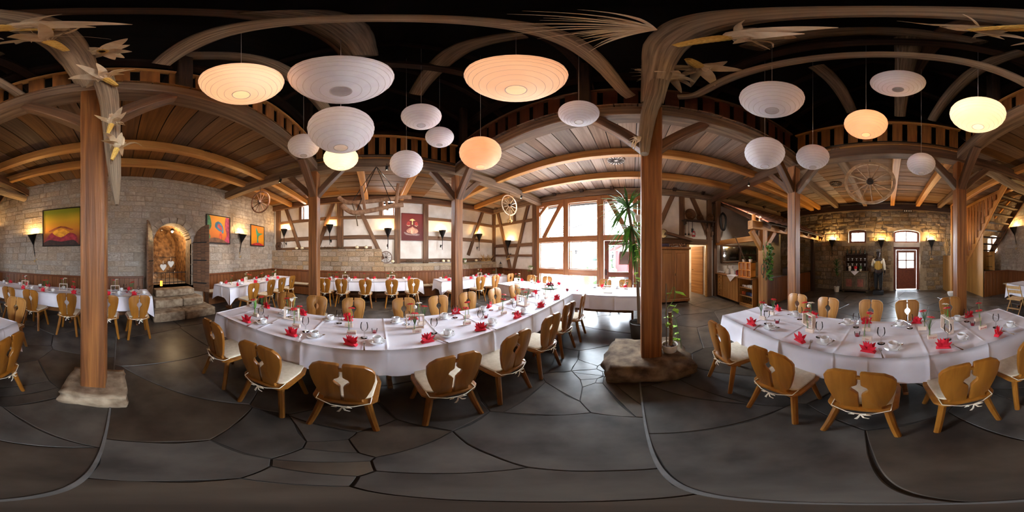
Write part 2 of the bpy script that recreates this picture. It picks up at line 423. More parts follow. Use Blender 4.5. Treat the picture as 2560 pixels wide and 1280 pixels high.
# arch surround of dressed stones
for k in range(9):
    a0, a1 = PI*k/9+.012, PI*(k+1)/9-.012; c = (ARC[0]+ARC[1])/2; r0, r1 = .61, .80
    poly = [(c+r0*math.cos(a0), 2.0+r0*math.sin(a0)), (c+r1*math.cos(a0), 2.0+r1*math.sin(a0)), (c+r1*math.cos((a0+a1)/2), 2.0+r1*math.sin((a0+a1)/2)), (c+r1*math.cos(a1), 2.0+r1*math.sin(a1)), (c+r0*math.cos(a1), 2.0+r0*math.sin(a1)), (c+r0*math.cos((a0+a1)/2), 2.0+r0*math.sin((a0+a1)/2))]
    ob('arch_stone', G().prism(poly, YS-.1, YS+.035).mesh(stone_s, bevel=.008), wall_s)
for s_, x in ((-1, ARC[0]), (1, ARC[1])):
    for k in range(4):
        z0 = .66+.335*k; ob('jamb_stone', G().box(min(x, x+s_*.19), max(x, x+s_*.19), YS-.1, YS+.03, z0+.005, z0+.33).mesh(stone_s, bevel=.008), wall_s)
# rough cellar passage behind the arch
g = G(); n, mm = 18, 8
for j in range(mm+1):
    y = YS-.22-1.7*j/mm
    for i in range(n+1):
        a = PI*i/n; r = .72*(1+.05*noise.noise((i*.7, j*.9, 3)))
        z = 2.0+r*math.sin(a) if 3 <= i <= n-3 else (2.0+r*math.sin(a) if min(i, n-i) > 0 else .6)
        g.v.append((-1.57+r*math.cos(a)*1.0, y, z))
g.f = [(j*(n+1)+i, j*(n+1)+i+1, (j+1)*(n+1)+i+1, (j+1)*(n+1)+i) for j in range(mm) for i in range(n)]
niche = M('rough_cellar_rock', (96, 66, 42), (176, 132, 86), (1, 1, 1), 7, 8, .9, 1.0)
o = stru(ob('wall_cellar', g.mesh(niche)))
g = G(); NB = 22
for j in range(NB+1):
    for i in range(NB+1):
        x = -2.4+1.66*i/NB; z = .6+2.2*j/NB; g.v.append((x, YS-1.85+.16*noise.noise((x*3.1, z*3.7, 1))+.08*noise.noise((x*8, z*9, 4)), z))
g.f = [(j*(NB+1)+i, j*(NB+1)+i+1, (j+1)*(NB+1)+i+1, (j+1)*(NB+1)+i) for j in range(NB) for i in range(NB)]
ob('rock_face', g.mesh(niche), o)
ob('passage_floor', G().box(-2.4, -.75, YS-1.9, YS, .55, .66).mesh(mortar_s), o)
def lamp(loc, en, col, rad=.05, name='bulb'):
    l = bpy.data.lights.new(name, 'POINT'); l.energy = en; l.color = col; l.shadow_soft_size = rad
    q = bpy.data.objects.new(name, l); COL.objects.link(q); q.location = loc; return q
q = put('cellar_lamp', [('shade', G().lathe([(.02, .09), (.07, .05), (.075, 0)], 14).mesh(torch_m, smooth=True), []), ('bulb', G().ball((0, 0, -.02), .045).mesh(M('warm_bulb', (255, 214, 150), emit=9), smooth='all'), [])],
        'small warm lamp under the vault inside the arched cellar doorway', 'lamp', (-1.78, -5.4, 2.48))
lamp((-1.78, -5.4, 2.36), 13, (1, .72, .38), .06)
# iron gate, candle, white hearts
gt = thing('iron_gate', 'low black iron gate with bars inside the arched doorway', 'gate', (-1.57, YS-.35, .67))
for k in range(9): ob('bar', G().tube([(-.56+.14*k, 0, 0), (-.56+.14*k, 0, .42+.04*math.sin(k*.8))], .008, 6).mesh(iron), gt)
for z in (.06, .38): ob('rail', G().box(-.58, .58, -.008, .008, z, z+.02).mesh(iron), gt)
put('pillar_candle', [('wax', G().lathe([(0, 0), (.04, 0), (.04, .16), (0, .16)], 12).mesh(M('orange_wax', (255, 150, 50), emit=1.2), smooth=True), []), ('wick', G().tube([(0, 0, .16), (.004, 0, .185)], .002, 5).mesh(black_m), [])], 'glowing orange pillar candle on the cellar threshold', 'candle', (-1.25, YS-.18, .665))
heart = [(0, -.1), (.06, -.03), (.1, .03), (.095, .08), (.06, .105), (.02, .09), (0, .06), (-.02, .09), (-.06, .105), (-.095, .08), (-.1, .03), (-.06, -.03)]
for (px, py, lb) in ((408, 669, 'lower white wicker heart on a ribbon in the arched doorway'), (427, 661, 'higher white wicker heart on a ribbon in the arched doorway')):
    p = aty(px, py, YS+.06)
    put('hanging_heart', [('heart', G().prism(heart, -.02, .02).mesh(white_m, bevel=.008), []), ('ribbon', G().box(-.006, .006, -.002, .002, .06, .2).mesh(ribbon_m), [])], lb, 'heart', p)
beam('curtain_rod', aty(398, 645, YS+.06), aty(440, 643, YS+.06), .012, .012, iron, wall_s)
# arch door leaves (board by board)
def leaf(hx, ex, ey, lb, flip):
    r = thing('arched_door_leaf', lb, 'door', (hx, YS+.09, .5), math.atan2(ey-YS-.09, ex-hx)); Ld = math.hypot(ey-YS-.09, ex-hx); nb = 4
    for k in range(nb):
        a, b = Ld*k/nb, Ld*(k+1)/nb-.004
        ta, tb = 1.5+.56*math.sqrt(max(0, 1-(1-a/Ld*.98)**2)) if flip else 1.5+.56*math.sqrt(max(0, 1-(1-a/Ld)**2)), 1.5+.56*math.sqrt(max(0, 1-(1-b/Ld)**2))
        ob('door_board', G().prism([(a, 0), (b, 0), (b, tb), (a, ta)], -.02, .02).mesh(oak, bevel=.003), r)
    for z in (.25, .95, 1.5): ob('strap_hinge', G().box(0, Ld*.85, -.028, .028, z, z+.035).mesh(iron), r)
leaf(-2.22, -2.55, -4.2, 'right leaf of the arched wooden cellar door, folded against the wall', 0)
leaf(-.92, -.70, -4.2, 'left leaf of the arched wooden cellar door, seen edge on', 1)
# stone steps
for i, (y0, y1, z1, xa, xb, nst) in enumerate(((YS+.01, -4.28, .66, -2.1, -.95, 1), (YS+.01, -3.95, .46, -2.22, -.86, 2), (YS+.01, -3.58, .24, -2.36, -.74, 2))):
    st = thing('stone_step', ['worn top stone step under the arched doorway', 'middle worn stone step below the arched doorway', 'lowest worn stone step below the arched doorway'][i], 'step')
    z0 = (.46, .24, 0)[i]; cut = xa+(xb-xa)*(.45 if i == 1 else .52)
    for (a, b) in ([(xa, xb)] if nst == 1 else [(xa, cut-.006), (cut+.006, xb)]):
        gg = G().box(a, b, y0, y1+U(-.02, .02), z0, z1+U(-.008, .008)); ob('stone_slab', gg.mesh(base_s, smooth=True, bevel=.035, seg=3), st)

# west wall: half-timbered above a stone base
yw = lambda px: 6.5*math.tan(R((px-941)*K)); zw = lambda px, py: 1.6+6.5/math.cos(R((px-941)*K))*math.tan(R((640-py)*K))
W1 = (yw(756), yw(773), zw(764, 549), zw(764, 507), 0); W2 = (yw(957), yw(986), zw(970, 538), zw(970, 499), 0)
g = G(); wallcols(YS-.4, YN+.4, -.1, ZC+.25, [W1, W2], lambda a, b, z0, z1: g.box(XW-.3, XW, a, b, z0, z1))
wall_w = stru(ob('wall_west', g.mesh(plaster)))
def wtim(nm, a, b, wd=.17, th=.1): beam(nm, (XW+.02, a[0], a[1]), (XW+.02, b[0], b[1]), th, wd, timber, wall_w, up=(0, b[1]-a[1], -(b[0]-a[0])) if abs(b[0]-a[0]) < 9 else (0, 0, 1), wob=.008, ch=.012)
def wp(px, py): return (yw(px), zw(px, py))
for px, wd in ((697, .26), (851, .26), (993, .24), (1064, .22), (1142, .2), (1233, .16)): wtim('timber_post', (yw(px), 1.3), (yw(px), 3.85), wd, .11)
beam('top_plate', (XW+.06, YS, 3.95), (XW+.06, YN, 3.95), .2, .24, oak, wall_w)
for z, wd in ((2.36, .16), (3.18, .13)):
    for a, b in ((697, 851), (851, 993), (1064, 1142), (1142, 1233)): wtim('timber_rail', (yw(a), z), (yw(b), z), wd, .09)
wtim('timber_rail', (yw(993), 1.42), (yw(1233), 1.42), .15, .1); wtim('timber_rail', (yw(697), 1.93), (yw(930), 1.93), .1, .1)
for a, b in (((713, 515), (751, 624)), ((837, 500), (796, 618)), ((890, 505), (957, 648)), ((1208, 524), (1170, 638))): wtim('timber_brace', wp(*a), wp(*b), .15, .12)
def window(n, frame, panes, mat=win_w):
    r = stru(ob('window_%d' % n, None))
    for (p0, p1, wd, h) in frame: beam('window_frame', p0, p1, wd, h, mat, r, wob=.001, ch=.006)
    for bx in panes: ob('window_pane', G().box(*bx).mesh(pane_g), r)
    return r
for n, W in ((2, W1), (3, W2)):
    y0, y1, z0, z1, _ = W; x = XW-.12
    window(n, [((x, y0+.02, z0), (x, y0+.02, z1), .05, .05), ((x, y1-.02, z0), (x, y1-.02, z1), .05, .05), ((x, y0, z0+.02), (x, y1, z0+.02), .05, .05), ((x, y0, z1-.02), (x, y1, z1-.02), .05, .05)], [(x-.003, x+.003, y0, y1, z0, z1)])
    beam('timber_post', (XW+.02, y0-.08, 3.2), (XW+.02, y0-.08, 3.85), .1, .13, timber, wall_w)
ashlar = stru(ob('wall_plinth', G().box(XW-.02, XW+.2, YS, .2, 0, 1.86).box(XW-.02, XW+.2, .2, YN, 0, 1.3).mesh(mortar_e)))
stones(ashlar, stone_w, YS, YN, .98, 1.88, [], lambda u, z: ((XW+.195, u, z), PI/2), (.17, .24), (.24, .5), (.012, .035), .012, topf=lambda u: 1.9 if u < .15 else 1.34)

# north wall: garden window front, plaster and timber to its right
xn = lambda px: YN*math.tan(R((px-1581)*K)); zn = lambda px, py: 1.6+YN/math.cos(R((px-1581)*K))*math.tan(R((640-py)*K))
NWIN = (-3.74, .34, .02, 3.84, 0); NDOOR = (1.98, 2.78, -.02, 2.04, 0)
g = G(); wallcols(XW-.4, XE+.4, -.1, ZC+.25, [NWIN, NDOOR], lambda a, b, z0, z1: g.box(a, b, YN, YN+.28, z0, z1))
wall_n = stru(ob('wall_north', g.mesh(plaster)))
def ntim(nm, a, b, wd=.17, th=.1, par=None, mt=None): beam(nm, (a[0], YN-.02, a[1]), (b[0], YN-.02, b[1]), wd, th, mt or timber, par or wall_n, up=(0, -1, 0), wob=.006, ch=.012)
ntim('timber_post', (-3.86, 0), (-3.86, 3.85), .22, .14); ntim('timber_post', (-6.42, 1.0), (-6.42, 3.85), .14)
for z, wd in ((3.16, .13), (2.1, .15), (1.62, .1)): ntim('timber_rail', (-6.4, z), (-3.9, z), wd, .09)
for a, b in (((1243, 520), (1277, 672)), ((1322, 512), (1285, 672))): ntim('timber_brace', (xn(a[0]), zn(*a)), (xn(b[0]), zn(*b)), .15, .12)
ntim('timber_post', (-5.0, 3.2), (-5.0, 3.85), .12)
beam('top_plate', (XW, YN-.06, 3.96), (XE, YN-.06, 3.96), .2, .22, beam_g, wall_n)
ntim('timber_post', (xn(1704), 2.0), (xn(1704), 3.85), .2, .12); ntim('timber_post', (2.88, 0), (2.88, 3.85), .2, .16); ntim('timber_post', (.42, 0), (.42, 3.85), .16, .14)
ntim('timber_rail', (.5, 2.14), (2.9, 2.14), .2, .13); ntim('timber_post', (1.92, 0), (1.92, 2.04), .12, .1)
for a, b in (((1683, 487), (1650, 560)), ((1727, 490), (1775, 602))): ntim('timber_brace', (xn(a[0]), zn(*a)), (xn(b[0]), zn(*b)), .17, .12)
# the garden window front
win = stru(ob('window_1', None))
def wf(nm, a, b, wd, th=.16, mt=win_w, par=None, y=YN-.01): beam(nm, (a[0], y, a[1]), (b[0], y, b[1]), wd, th, mt, par or win, up=(0, -1, 0), wob=.003, ch=.012)
X1, X2 = -2.44, -1.12
for x, wd in ((-3.68, .14), (X1, .21), (X2, .24), (.1, .14)): wf('mullion', (x, 0), (x, 3.82), wd)
wf('head_beam', (-3.74, 3.74), (.34, 3.74), .2)
for a, b in ((-3.62, X1-.1), (X1+.1, X2-.12), (X2+.12, .05)): wf('transom', (a, 2.24), (b, 2.24), .19)
for a, b in ((-3.62, X1-.1), (X1+.1, X2-.12)): wf('sill_rail', (a, 1.0), (b, 1.0), .2); wf('bottom_rail', (a, .08), (b, .08), .14)
wf('window_brace', (-2.62, 3.66), (-3.42, 2.32), .17); wf('window_brace', (-.82, 3.66), (-.12, 2.32), .17); wf('window_brace', (-3.62, 3.3), (-3.28, 3.66), .12)
for (a, b, z0, z1) in ((-3.62, X1-.1, 2.33, 3.64), (X1+.1, X2-.12, 2.33, 3.64), (X2+.12, .04, 2.33, 3.64), (-3.62, X1-.1, 1.1, 2.15), (X1+.1, X2-.12, 1.1, 2.15), (-3.62, X1-.1, .15, .9), (X1+.1, X2-.12, .15, .9)):
    ob('window_pane', G().box(a, b, YN+.03, YN+.036, z0, z1).mesh(pane_g), win)
    for p0, p1 in (((a+.015, z0), (a+.015, z1)), ((b-.015, z0), (b-.015, z1)), ((a, z0+.015), (b, z0+.015)), ((a, z1-.015), (b, z1-.015))): wf('bead', p0, p1, .03, .04, y=YN+.03)
wf('board', (.26, 0), (.26, 3.7), .16, .05)
door1 = stru(ob('door_1', None))
for p0, p1, wd in (((-.9, .05), (-.9, 2.13), .15), ((-.06, .05), (-.06, 2.13), .15), ((-.98, 2.06), (.02, 2.06), .15), ((-.98, .95), (.02, .95), .18), ((-.98, .14), (.02, .14), .2)): wf('door_frame', p0, p1, wd, .07, redwood, door1)
for z0, z1 in ((1.04, 1.99), (.24, .87)): ob('window_pane', G().box(-.83, -.13, YN-.004, YN+.002, z0, z1).mesh(pane_g), door1)
ob('door_handle', G().tube([(-.92, YN-.05, 1.05), (-.92, YN-.1, 1.05), (-.8, YN-.1, 1.05)], .009, 8).box(-.94, -.9, YN-.056, YN-.04, .92, 1.13).mesh(iron), door1)

# east wall: rubble, small window, arched back door
ye = lambda px: -XE*math.tan(R((px-2221)*K)); ze = lambda px, py: 1.6+XE/math.cos(R((px-2221)*K))*math.tan(R((640-py)*K))
EWIN = (ye(2165), ye(2121), ze(2145, 607), ze(2145, 578), .08); EDOOR = (ye(2300), ye(2234), -.02, ze(2266, 582), .14)
g = G(); wallcols(YS-.4, YN+.4, -.1, ZC+.25, [EWIN, EDOOR], lambda a, b, z0, z1: g.box(XE, XE+.5, a, b, z0, z1))
wall_e = stru(ob('wall_east', g.mesh(mortar_e)))
stones(wall_e, stone_e, YS, YN, .02, 3.75, [EWIN, EDOOR], lambda u, z: ((XE-.004, u, z), -PI/2), (.16, .26), (.2, .5), (.015, .045), .02, m=.03)
beam('top_plate', (XE-.1, YS, 3.82), (XE-.1, YN, 3.82), .24, .26, dark_w, wall_e)
y0, y1, z0, z1, _ = EWIN; x = XE+.24
window(4, [((x, y0+.05, z0), (x, y0+.05, z1), .08, .12), ((x, y1-.05, z0), (x, y1-.05, z1), .08, .12), ((x, y0, z0+.04), (x, y1, z0+.04), .08, .1), ((x, y0, z1+.02), (x, y1, z1+.02), .08, .14), ((x, (y0+y1)/2, z0), (x, (y0+y1)/2, z1), .05, .04)], [(x-.003, x+.003, y0, y1, z0, z1+.05)], redwood)
y0, y1, _, z1, _ = EDOOR; x = XE+.3; zt = ze(2266, 607); zd = ze(2266, 617); ym = (y0+y1)/2
door2 = stru(ob('door_2', None))
def ef(nm, a, b, wd, th=.08, mt=redwood, par=door2, x_=x): return beam(nm, (x_, a[0], a[1]), (x_, b[0], b[1]), wd, th, mt, par, up=(-1, 0, 0), wob=.001, ch=.008)
for p0, p1, wd in (((y0+.06, 0), (y0+.06, zd), .12), ((y1-.06, 0), (y1-.06, zd), .12), ((y0, zd-.06), (y1, zd-.06), .14)): ef('door_casing', p0, p1, wd, .14)
ob('lintel', G().box(XE+.05, XE+.5, y0, y1, zd, zt+.02).mesh(plaster), door2)
a, b = y0+.13, y1-.13
for p0, p1, wd in (((a+.06, .03), (a+.06, zd-.14), .12), ((b-.06, .03), (b-.06, zd-.14), .12), ((a, zd-.2), (b, zd-.2), .12), ((a, .98), (b, .98), .12), ((a, .1), (b, .1), .14)): ef('door_stile', p0, p1, wd, .05)
ef('glazing_bar', (ym, 1.0), (ym, zd-.2), .06, .05); ef('glazing_bar', (a, (1.04+zd-.26)/2), (b, (1.04+zd-.26)/2), .06, .05)
ob('door_panel', G().box(x-.012, x+.012, a+.1, b-.1, .12, .95).mesh(redwood, bevel=.01), door2)
for ya, yb in ((a+.12, ym-.03), (ym+.03, b-.12)):
    zm = (1.04+zd-.26)/2
    for za, zb in ((1.04, zm-.03), (zm+.03, zd-.26)): ob('window_pane', G().box(x-.003, x+.003, ya, yb, za, zb).mesh(pane_g), door2)
ob('door_handle', G().tube([(x-.03, b-.06, 1.04), (x-.08, b-.06, 1.04), (x-.08, b-.17, 1.04)], .009, 8).mesh(iron), door2)
r = window(5, [((x, y0+.05, zt), (x, y0+.05, z1+.04), .1, .1), ((x, y1-.05, zt), (x, y1-.05, z1+.04), .1, .1), ((x, y0, zt+.05), (x, y1, zt+.05), .1, .09), ((x, ym, zt), (x, ym, z1+.1), .05, .04)], [(x-.003, x+.003, y0, y1, zt, z1+.14)], redwood)
pts = [(x, ym+(y1-y0)/2*math.cos(t*PI/8), z1-.02+.14*math.sin(t*PI/8)) for t in range(9)]
ob('arched_frame', G().tube(pts, .05, 6).mesh(redwood), r)
# window under the stairs
x0, x1, z0, z1, _ = SWIN; y = YS-.3
window(6, [((x0+.04, y, z0), (x0+.04, y, z1), .06, .08), ((x1-.04, y, z0), (x1-.04, y, z1), .06, .08), ((x0, y, z0+.04), (x1, y, z0+.04), .06, .08), ((x0, y, z1+.06), (x1, y, z1+.06), .06, .08), (((x0+x1)/2, y, z0), ((x0+x1)/2, y, z1+.08), .05, .05)], [(x0, x1, y-.003, y+.003, z0, z1+.1)])

# wainscot with boards and cap rail
def wains(n, p0, p1, skip=()):
    p0, p1 = Vector(p0), Vector(p1); L = (p1-p0).length; d = (p1-p0)/L; nn = Vector((-d.y, d.x, 0)); k = int(L/.135); bw = L/k
    r = stru(ob('trim_%d' % n, None)); me = G().box(-bw/2+.003, bw/2-.003, 0, .022, 0, .97).mesh(panel_w, bevel=.004)
    for i in range(k): ob('board', me, r, p0+d*bw*(i+.5), math.atan2(d.y, d.x))
    beam('cap_rail', p0+nn*.03+Vector((0, 0, .99)), p1+nn*.03+Vector((0, 0, .99)), .07, .05, cap_w, r, wob=.001)
# (d rotated +90 degrees points into the room)
wains(1, (-.66, YS+.02, 0), (5.2, YS+.02, 0)); wains(2, (XW+.24, YS+.02, 0), (-2.6, YS+.02, 0))
wains(3, (XW+.23, YN-.1, 0), (XW+.23, YS+.1, 0)); wains(4, (-3.95, YN-.02, 0), (XW+.3, YN-.02, 0))

# ------------------------------------------------------------------ ceilings of the aisles
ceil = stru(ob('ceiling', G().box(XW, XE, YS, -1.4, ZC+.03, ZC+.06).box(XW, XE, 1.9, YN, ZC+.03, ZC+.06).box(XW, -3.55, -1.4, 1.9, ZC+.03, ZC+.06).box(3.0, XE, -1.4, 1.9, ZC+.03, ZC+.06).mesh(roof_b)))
def planks(x0, x1, y0, y1, mat, wmin=.15, wmax=.3):
    x = x0
    while x < x1-.02:
        wd = min(U(wmin, wmax), x1-x); Ly = y1-y0; cut = U(.35, .65)*Ly if U(0, 1) < .25 and Ly > 3.5 else 0
        for a, b in ([(y0, y1)] if not cut else [(y0, y0+cut-.002), (y0+cut+.002, y1)]):
            z = ZC+U(-.008, .004)
            ob('ceiling_plank', G().box(-wd/2+.007, wd/2-.007, -(b-a)/2, (b-a)/2, 0, .028).mesh(mat, bevel=0), ceil, (x+wd/2, (a+b)/2, z))
        x += wd
planks(XW, XE, YS, -1.36, plank_b, .22, .38); planks(XW, XE, 1.86, YN, plank_g, .2, .36)
planks(XW, -3.52, -1.36, 1.86, plank_b, .17, .28); planks(3.0, XE, -1.36, 1.86, plank_b, .18, .28)
def joist(p0, p1, mat=new_w, wd=.14, h=.2): beam('joist', p0, p1, wd, h, mat, ceil, wob=.004)
for y in (-2.92, -3.68): joist((XW, y, 3.98), (XE, y, 3.98))
for y in (3.22, 4.4): joist((XW, y, 3.98), (XE, y, 3.98))
for y in (-.4, .98): joist((XW, y, 3.98), (-3.55, y, 3.98), wd=.17)
for y, m_ in ((1.02, beam_g), (-.18, new_w), (-1.3, new_w), (-2.3, beam_g), (2.35, beam_g), (3.6, new_w)): joist((3.0, y, 3.97), (XE, y, 3.97), m_, .18)
# carved sunburst vents in the boards
for (px, py, lb, mt) in ((88, 391, 'dark round sunburst vent in the ceiling above the painting', dark_w), (510, 388, 'dark round sunburst vent in the ceiling right of the corn post', dark_w), (1540, 402, 'pale sunburst grille in the ceiling above the big window', plaster), (2090, 461, 'round sunburst vent in the ceiling left of the big wheel', oak)):
    p = atz(px, py, ZC-.035); r = thing('sunburst_vent', lb, 'vent', p, U(0, 1))
    ob('backing', G().lathe([(0, 0), (.2, 0), (.2, .03), (0, .03)], 20).mesh(mt), r)
    rm = G().prism([(.05, -.01), (.19, -.01), (.19, 0), (.05, 0)], -.012, .012).mesh(oak if mt is dark_w else dark_w)
    for k in range(16): ob('ray', rm, r, rot=(0, 0, k*PI/8))

# ------------------------------------------------------------------ posts, beams, gallery, roof timbers
frame = stru(ob('timber_frame', None))
def post(name, p, z0, z1, wd, lb):
    o = beam(name, (p[0], p[1], z0), (p[0], p[1], z1), wd, wd, post_w, None, up=(0, 1, 0), wob=.003, ch=.012); return tag(o, lb, 'post', 'timber posts')
post('timber_post', PA, .17, 4.0, .215, 'reddish timber post in front of the stone wall, hung with corn')
post('timber_post', PB, .22, 4.0, .235, 'reddish timber post beside the big window, on a rough boulder')
post('timber_post', PC, .12, 3.75, .22, 'timber post left of the half-timbered wall, behind large left table')
post('timber_post', PD, .05, 3.75, .22, 'timber post between half-timbered wall and big window')
post('timber_post', PE, 0, 3.75, .21, 'timber post in front of the bar counter')
post('timber_post', PF, 0, 3.75, .22, 'timber post in front of the wooden staircase')
def rock(name, p, sx, sy, h, lb, mat=base_s, sq=.35, rough=.04):
    bm = bmesh.new(); bmesh.ops.create_cube(bm, size=1); bmesh.ops.subdivide_edges(bm, edges=bm.edges, cuts=9, use_grid_fill=True)
    sd = U(0, 50)
    for v in bm.verts:
        c = v.co.copy(); n_ = c.normalized()*.62; c = c.lerp(n_, sq*.6)
        d = noise.noise((c*2.3)+Vector((sd, 0, 0)))*rough*2+noise.noise(c*7+Vector((sd, 3, 0)))*rough
        c += c.normalized()*d; v.co = Vector((c.x*sx, c.y*sy, max(0, (c.z+.5)*h)))
    me = bpy.data.meshes.new(name); bm.to_mesh(me); bm.free(); me.materials.append(mat)
    for q in me.polygons: q.use_smooth = True
    return tag(ob(name, me, None, (p[0], p[1], 0)), lb, 'stone')
rock('post_base_stone', (PA[0]-.01, PA[1]), .53, .5, .19, 'pale rough square stone under the corn post', sq=.1, rough=.03)
rock('post_base_stone', (PB[0]-.02, PB[1]+.06), .92, .82, .27, 'big brown rounded boulder under the post by the window', M('brown_boulder', (92, 66, 46), (176, 146, 112), (1, 1, 1), 7, 9, .9, 1.0), .45, .05)
rock('post_base_stone', PC, .5, .5, .14, 'pale stone block under the post behind large left table', sq=.1)
# row beams and cross beams
for y in (YR0, YR1): beam('row_beam', (-3.75, y, 3.9), (3.25, y, 3.9), .24, .22, beam_g, frame, wob=.008)
for x in (XR0, XR1): beam('cross_beam', (x, YS-.02, 3.86), (x, YN+.02, 3.86), .23, .25, beam_g if x < 0 else oak, frame, wob=.01)
def brace(p, d, l=.72, z1=3.8, mt=oak): beam('brace', (p[0]+d[0]*.06, p[1]+d[1]*.06, z1-l), (p[0]+d[0]*l*.95, p[1]+d[1]*l*.95, z1), .14, .15, mt, frame, up=(-d[1], d[0], 0))
for p, ds in ((PC, ((0, 1), (0, -1), (1, 0))), (PD, ((0, 1), (0, -1), (1, 0), (-1, 0))), (PE, ((0, 1), (0, -1), (-1, 0))), (PF, ((0, 1), (0, -1), (-1, 0), (1, 0))), (PA, ((1, 0), (-1, 0))), (PB, ((1, 0), (-1, 0)))):
    for d in ds: brace(p, d)
# gallery railing around the nave
def railing(nm, p0, p1, lb, bw=.19, gap=.085, mt=oak, fm=new_w):
    r = thing('gallery_railing', lb, 'railing', group='gallery railings'); p0, p1 = Vector(p0), Vector(p1); L = (p1-p0).length; d = (p1-p0)/L
    n = int(L/(bw+gap)); st = L/n; me = G().box(-bw/2, bw/2, -.012, .012, 4.12, 4.84).mesh(mt, bevel=.003)
    beam('fascia_board', p0+Vector((0, 0, 4.1)), p1+Vector((0, 0, 4.1)), .06, .16, fm, r)
    beam('hand_rail', p0+Vector((0, 0, 4.88)), p1+Vector((0, 0, 4.88)), .09, .05, fm, r)
    for k in range(n): ob('baluster_board', me, r, p0+d*st*(k+.5), math.atan2(d.y, d.x))
rail_w = M('gallery_board', (110, 66, 32), (150, 96, 48), (7, 7, .5), 2.4, 4, .55, .15, .15)
rail_r = M('gallery_board_red', (72, 34, 22), (98, 50, 32), (7, 7, .5), 2.4, 4, .55, .15, .15)
railing('', (-3.5, YR0-.06, 0), (2.95, YR0-.06, 0), 'gallery railing of wide boards above the stone wall', mt=rail_w)
railing('', (-3.5, YR1+.06, 0), (2.95, YR1+.06, 0), 'dark reddish gallery railing above the big window side', .18, .07, rail_r, oak)
railing('', (XR0-.02, YR0, 0), (XR0-.02, YR1, 0), 'gallery railing of boards above the half-timbered wall', .15, .08, rail_w)
railing('', (XR1+.02, YR0, 0), (XR1+.02, YR1, 0), 'gallery railing of boards above the back door', .19, .09, rail_w)
# roof
RY, RZ = .25, 8.2
zr = lambda y: RZ-abs(y-RY)*.76
roof = stru(ob('roof', None))
for s_, ye_ in ((-1, YS-.5), (1, YN+.5)):
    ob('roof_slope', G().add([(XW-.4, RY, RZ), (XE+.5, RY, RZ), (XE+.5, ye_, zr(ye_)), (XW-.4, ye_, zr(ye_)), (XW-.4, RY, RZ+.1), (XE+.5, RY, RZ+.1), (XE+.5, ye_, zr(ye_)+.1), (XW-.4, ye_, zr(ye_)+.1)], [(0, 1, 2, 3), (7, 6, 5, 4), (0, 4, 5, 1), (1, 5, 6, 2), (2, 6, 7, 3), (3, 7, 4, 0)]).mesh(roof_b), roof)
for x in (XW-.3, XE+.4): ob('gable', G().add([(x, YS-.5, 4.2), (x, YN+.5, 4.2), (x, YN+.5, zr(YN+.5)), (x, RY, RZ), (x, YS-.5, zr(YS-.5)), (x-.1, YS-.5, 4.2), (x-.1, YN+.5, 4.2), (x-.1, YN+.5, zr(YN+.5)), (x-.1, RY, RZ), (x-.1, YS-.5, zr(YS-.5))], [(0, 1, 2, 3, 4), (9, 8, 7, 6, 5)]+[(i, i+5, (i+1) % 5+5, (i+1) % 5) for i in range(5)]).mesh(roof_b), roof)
for k in range(13):
    x = XW+.4+k*1.08
    for s_, ye_ in ((-1, YS), (1, YN)): beam('rafter', (x, RY, RZ-.08), (x, ye_, zr(ye_)-.08), .13, .16, dark_w, roof)
for x in (-4.9, -1.9, 1.2, 4.3): beam('collar_beam', (x, RY-2.4, 6.2), (x, RY+2.4, 6.2), .16, .2, dark_w, roof)
for y in (-1.9, 2.4): beam('purlin', (XW, y, zr(y)-.25), (XE, y, zr(y)-.25), .18, .2, dark_w, roof)
beam('ridge_tie', (-1.7, -.3, 6.6), (3.4, -.42, 6.75), .2, .22, oak, roof)
for x in (-3.4, -.6, 2.0):
    for y in (-1.5, 2.0): beam('strut_post', (x, y, 4.12), (x, y, zr(y)-.3), .16, .16, dark_w, roof)
def log(name, pts, rads, lb, parent=None, mat=log_w, n=12, flat=1.0):
    P = smoothpts(pts, 6); rr = [r*(1+.05*noise.noise((i*.5, len(P), 2))) for i, r in enumerate(lerpl(rads, len(P)))]
    o = ob(name, G().tube(P, rr, n, uv=True, flat=flat).mesh(mat, smooth=True), parent)
    return tag(o, lb, 'beam') if parent is None else o
# curved cruck timbers over the nave
log('curved_timber', [(.24, -1.42, 3.9), (.28, -1.36, 4.25), (.31, -1.14, 4.62), (.30, -.66, 4.95), (.25, 0, 5.12), (.22, .6, 5.02), (.2, 1.0, 4.86), (.22, 1.5, 4.5), (.22, 1.82, 4.1)], [.13, .135, .14, .13, .125, .13, .14, .14, .13], 'thick weathered log arching overhead between the two near posts')
P_ = lambda px, py, z: tuple(atz(px, py, z))
log('curved_timber', [(.13, 1.74, 2.86), (.14, 1.75, 3.2), (.18, 1.72, 3.7), (.23, 1.64, 4.1), (.24, 1.5, 4.4)], [.045, .075, .09, .1, .09], 'weathered log with tapered tip against the post by the window')
log('curved_timber', [aty(292, 512, -1.14), aty(287, 440, -1.16), aty(281, 360, -1.17), aty(272, 250, -1.16), aty(255, 190, -1.06)], [.012, .045, .06, .075, .08], 'weathered log with pointed tip hanging beside the corn post')
log('curved_timber', [(-.02, 1.82, 4.3), (-.10, 1.7, 4.36), (-.2, 1.5, 4.62), (-.3, 1.05, 4.86), (-.36, .4, 5.02), (-.4, -.3, 5.08), (-.4, -.9, 5.05), (-.34, -1.34, 4.92)], [.07, .075, .08, .085, .085, .085, .09, .09], 'long bent grey timber with bolts arching over large left table', flat=.8)
log('curved_timber', [(.55, 1.9, 4.52), (.74, 1.76, 4.52), (.9, 1.35, 4.68), (1.06, .7, 4.8), (1.13, 0, 4.84), (1.12, -.6, 4.74), (1.08, -1.2, 4.5), (1.05, -1.5, 4.35)], [.06, .065, .07, .07, .07, .07, .07, .075], 'long bent grey timber arching over large right table', flat=.8)
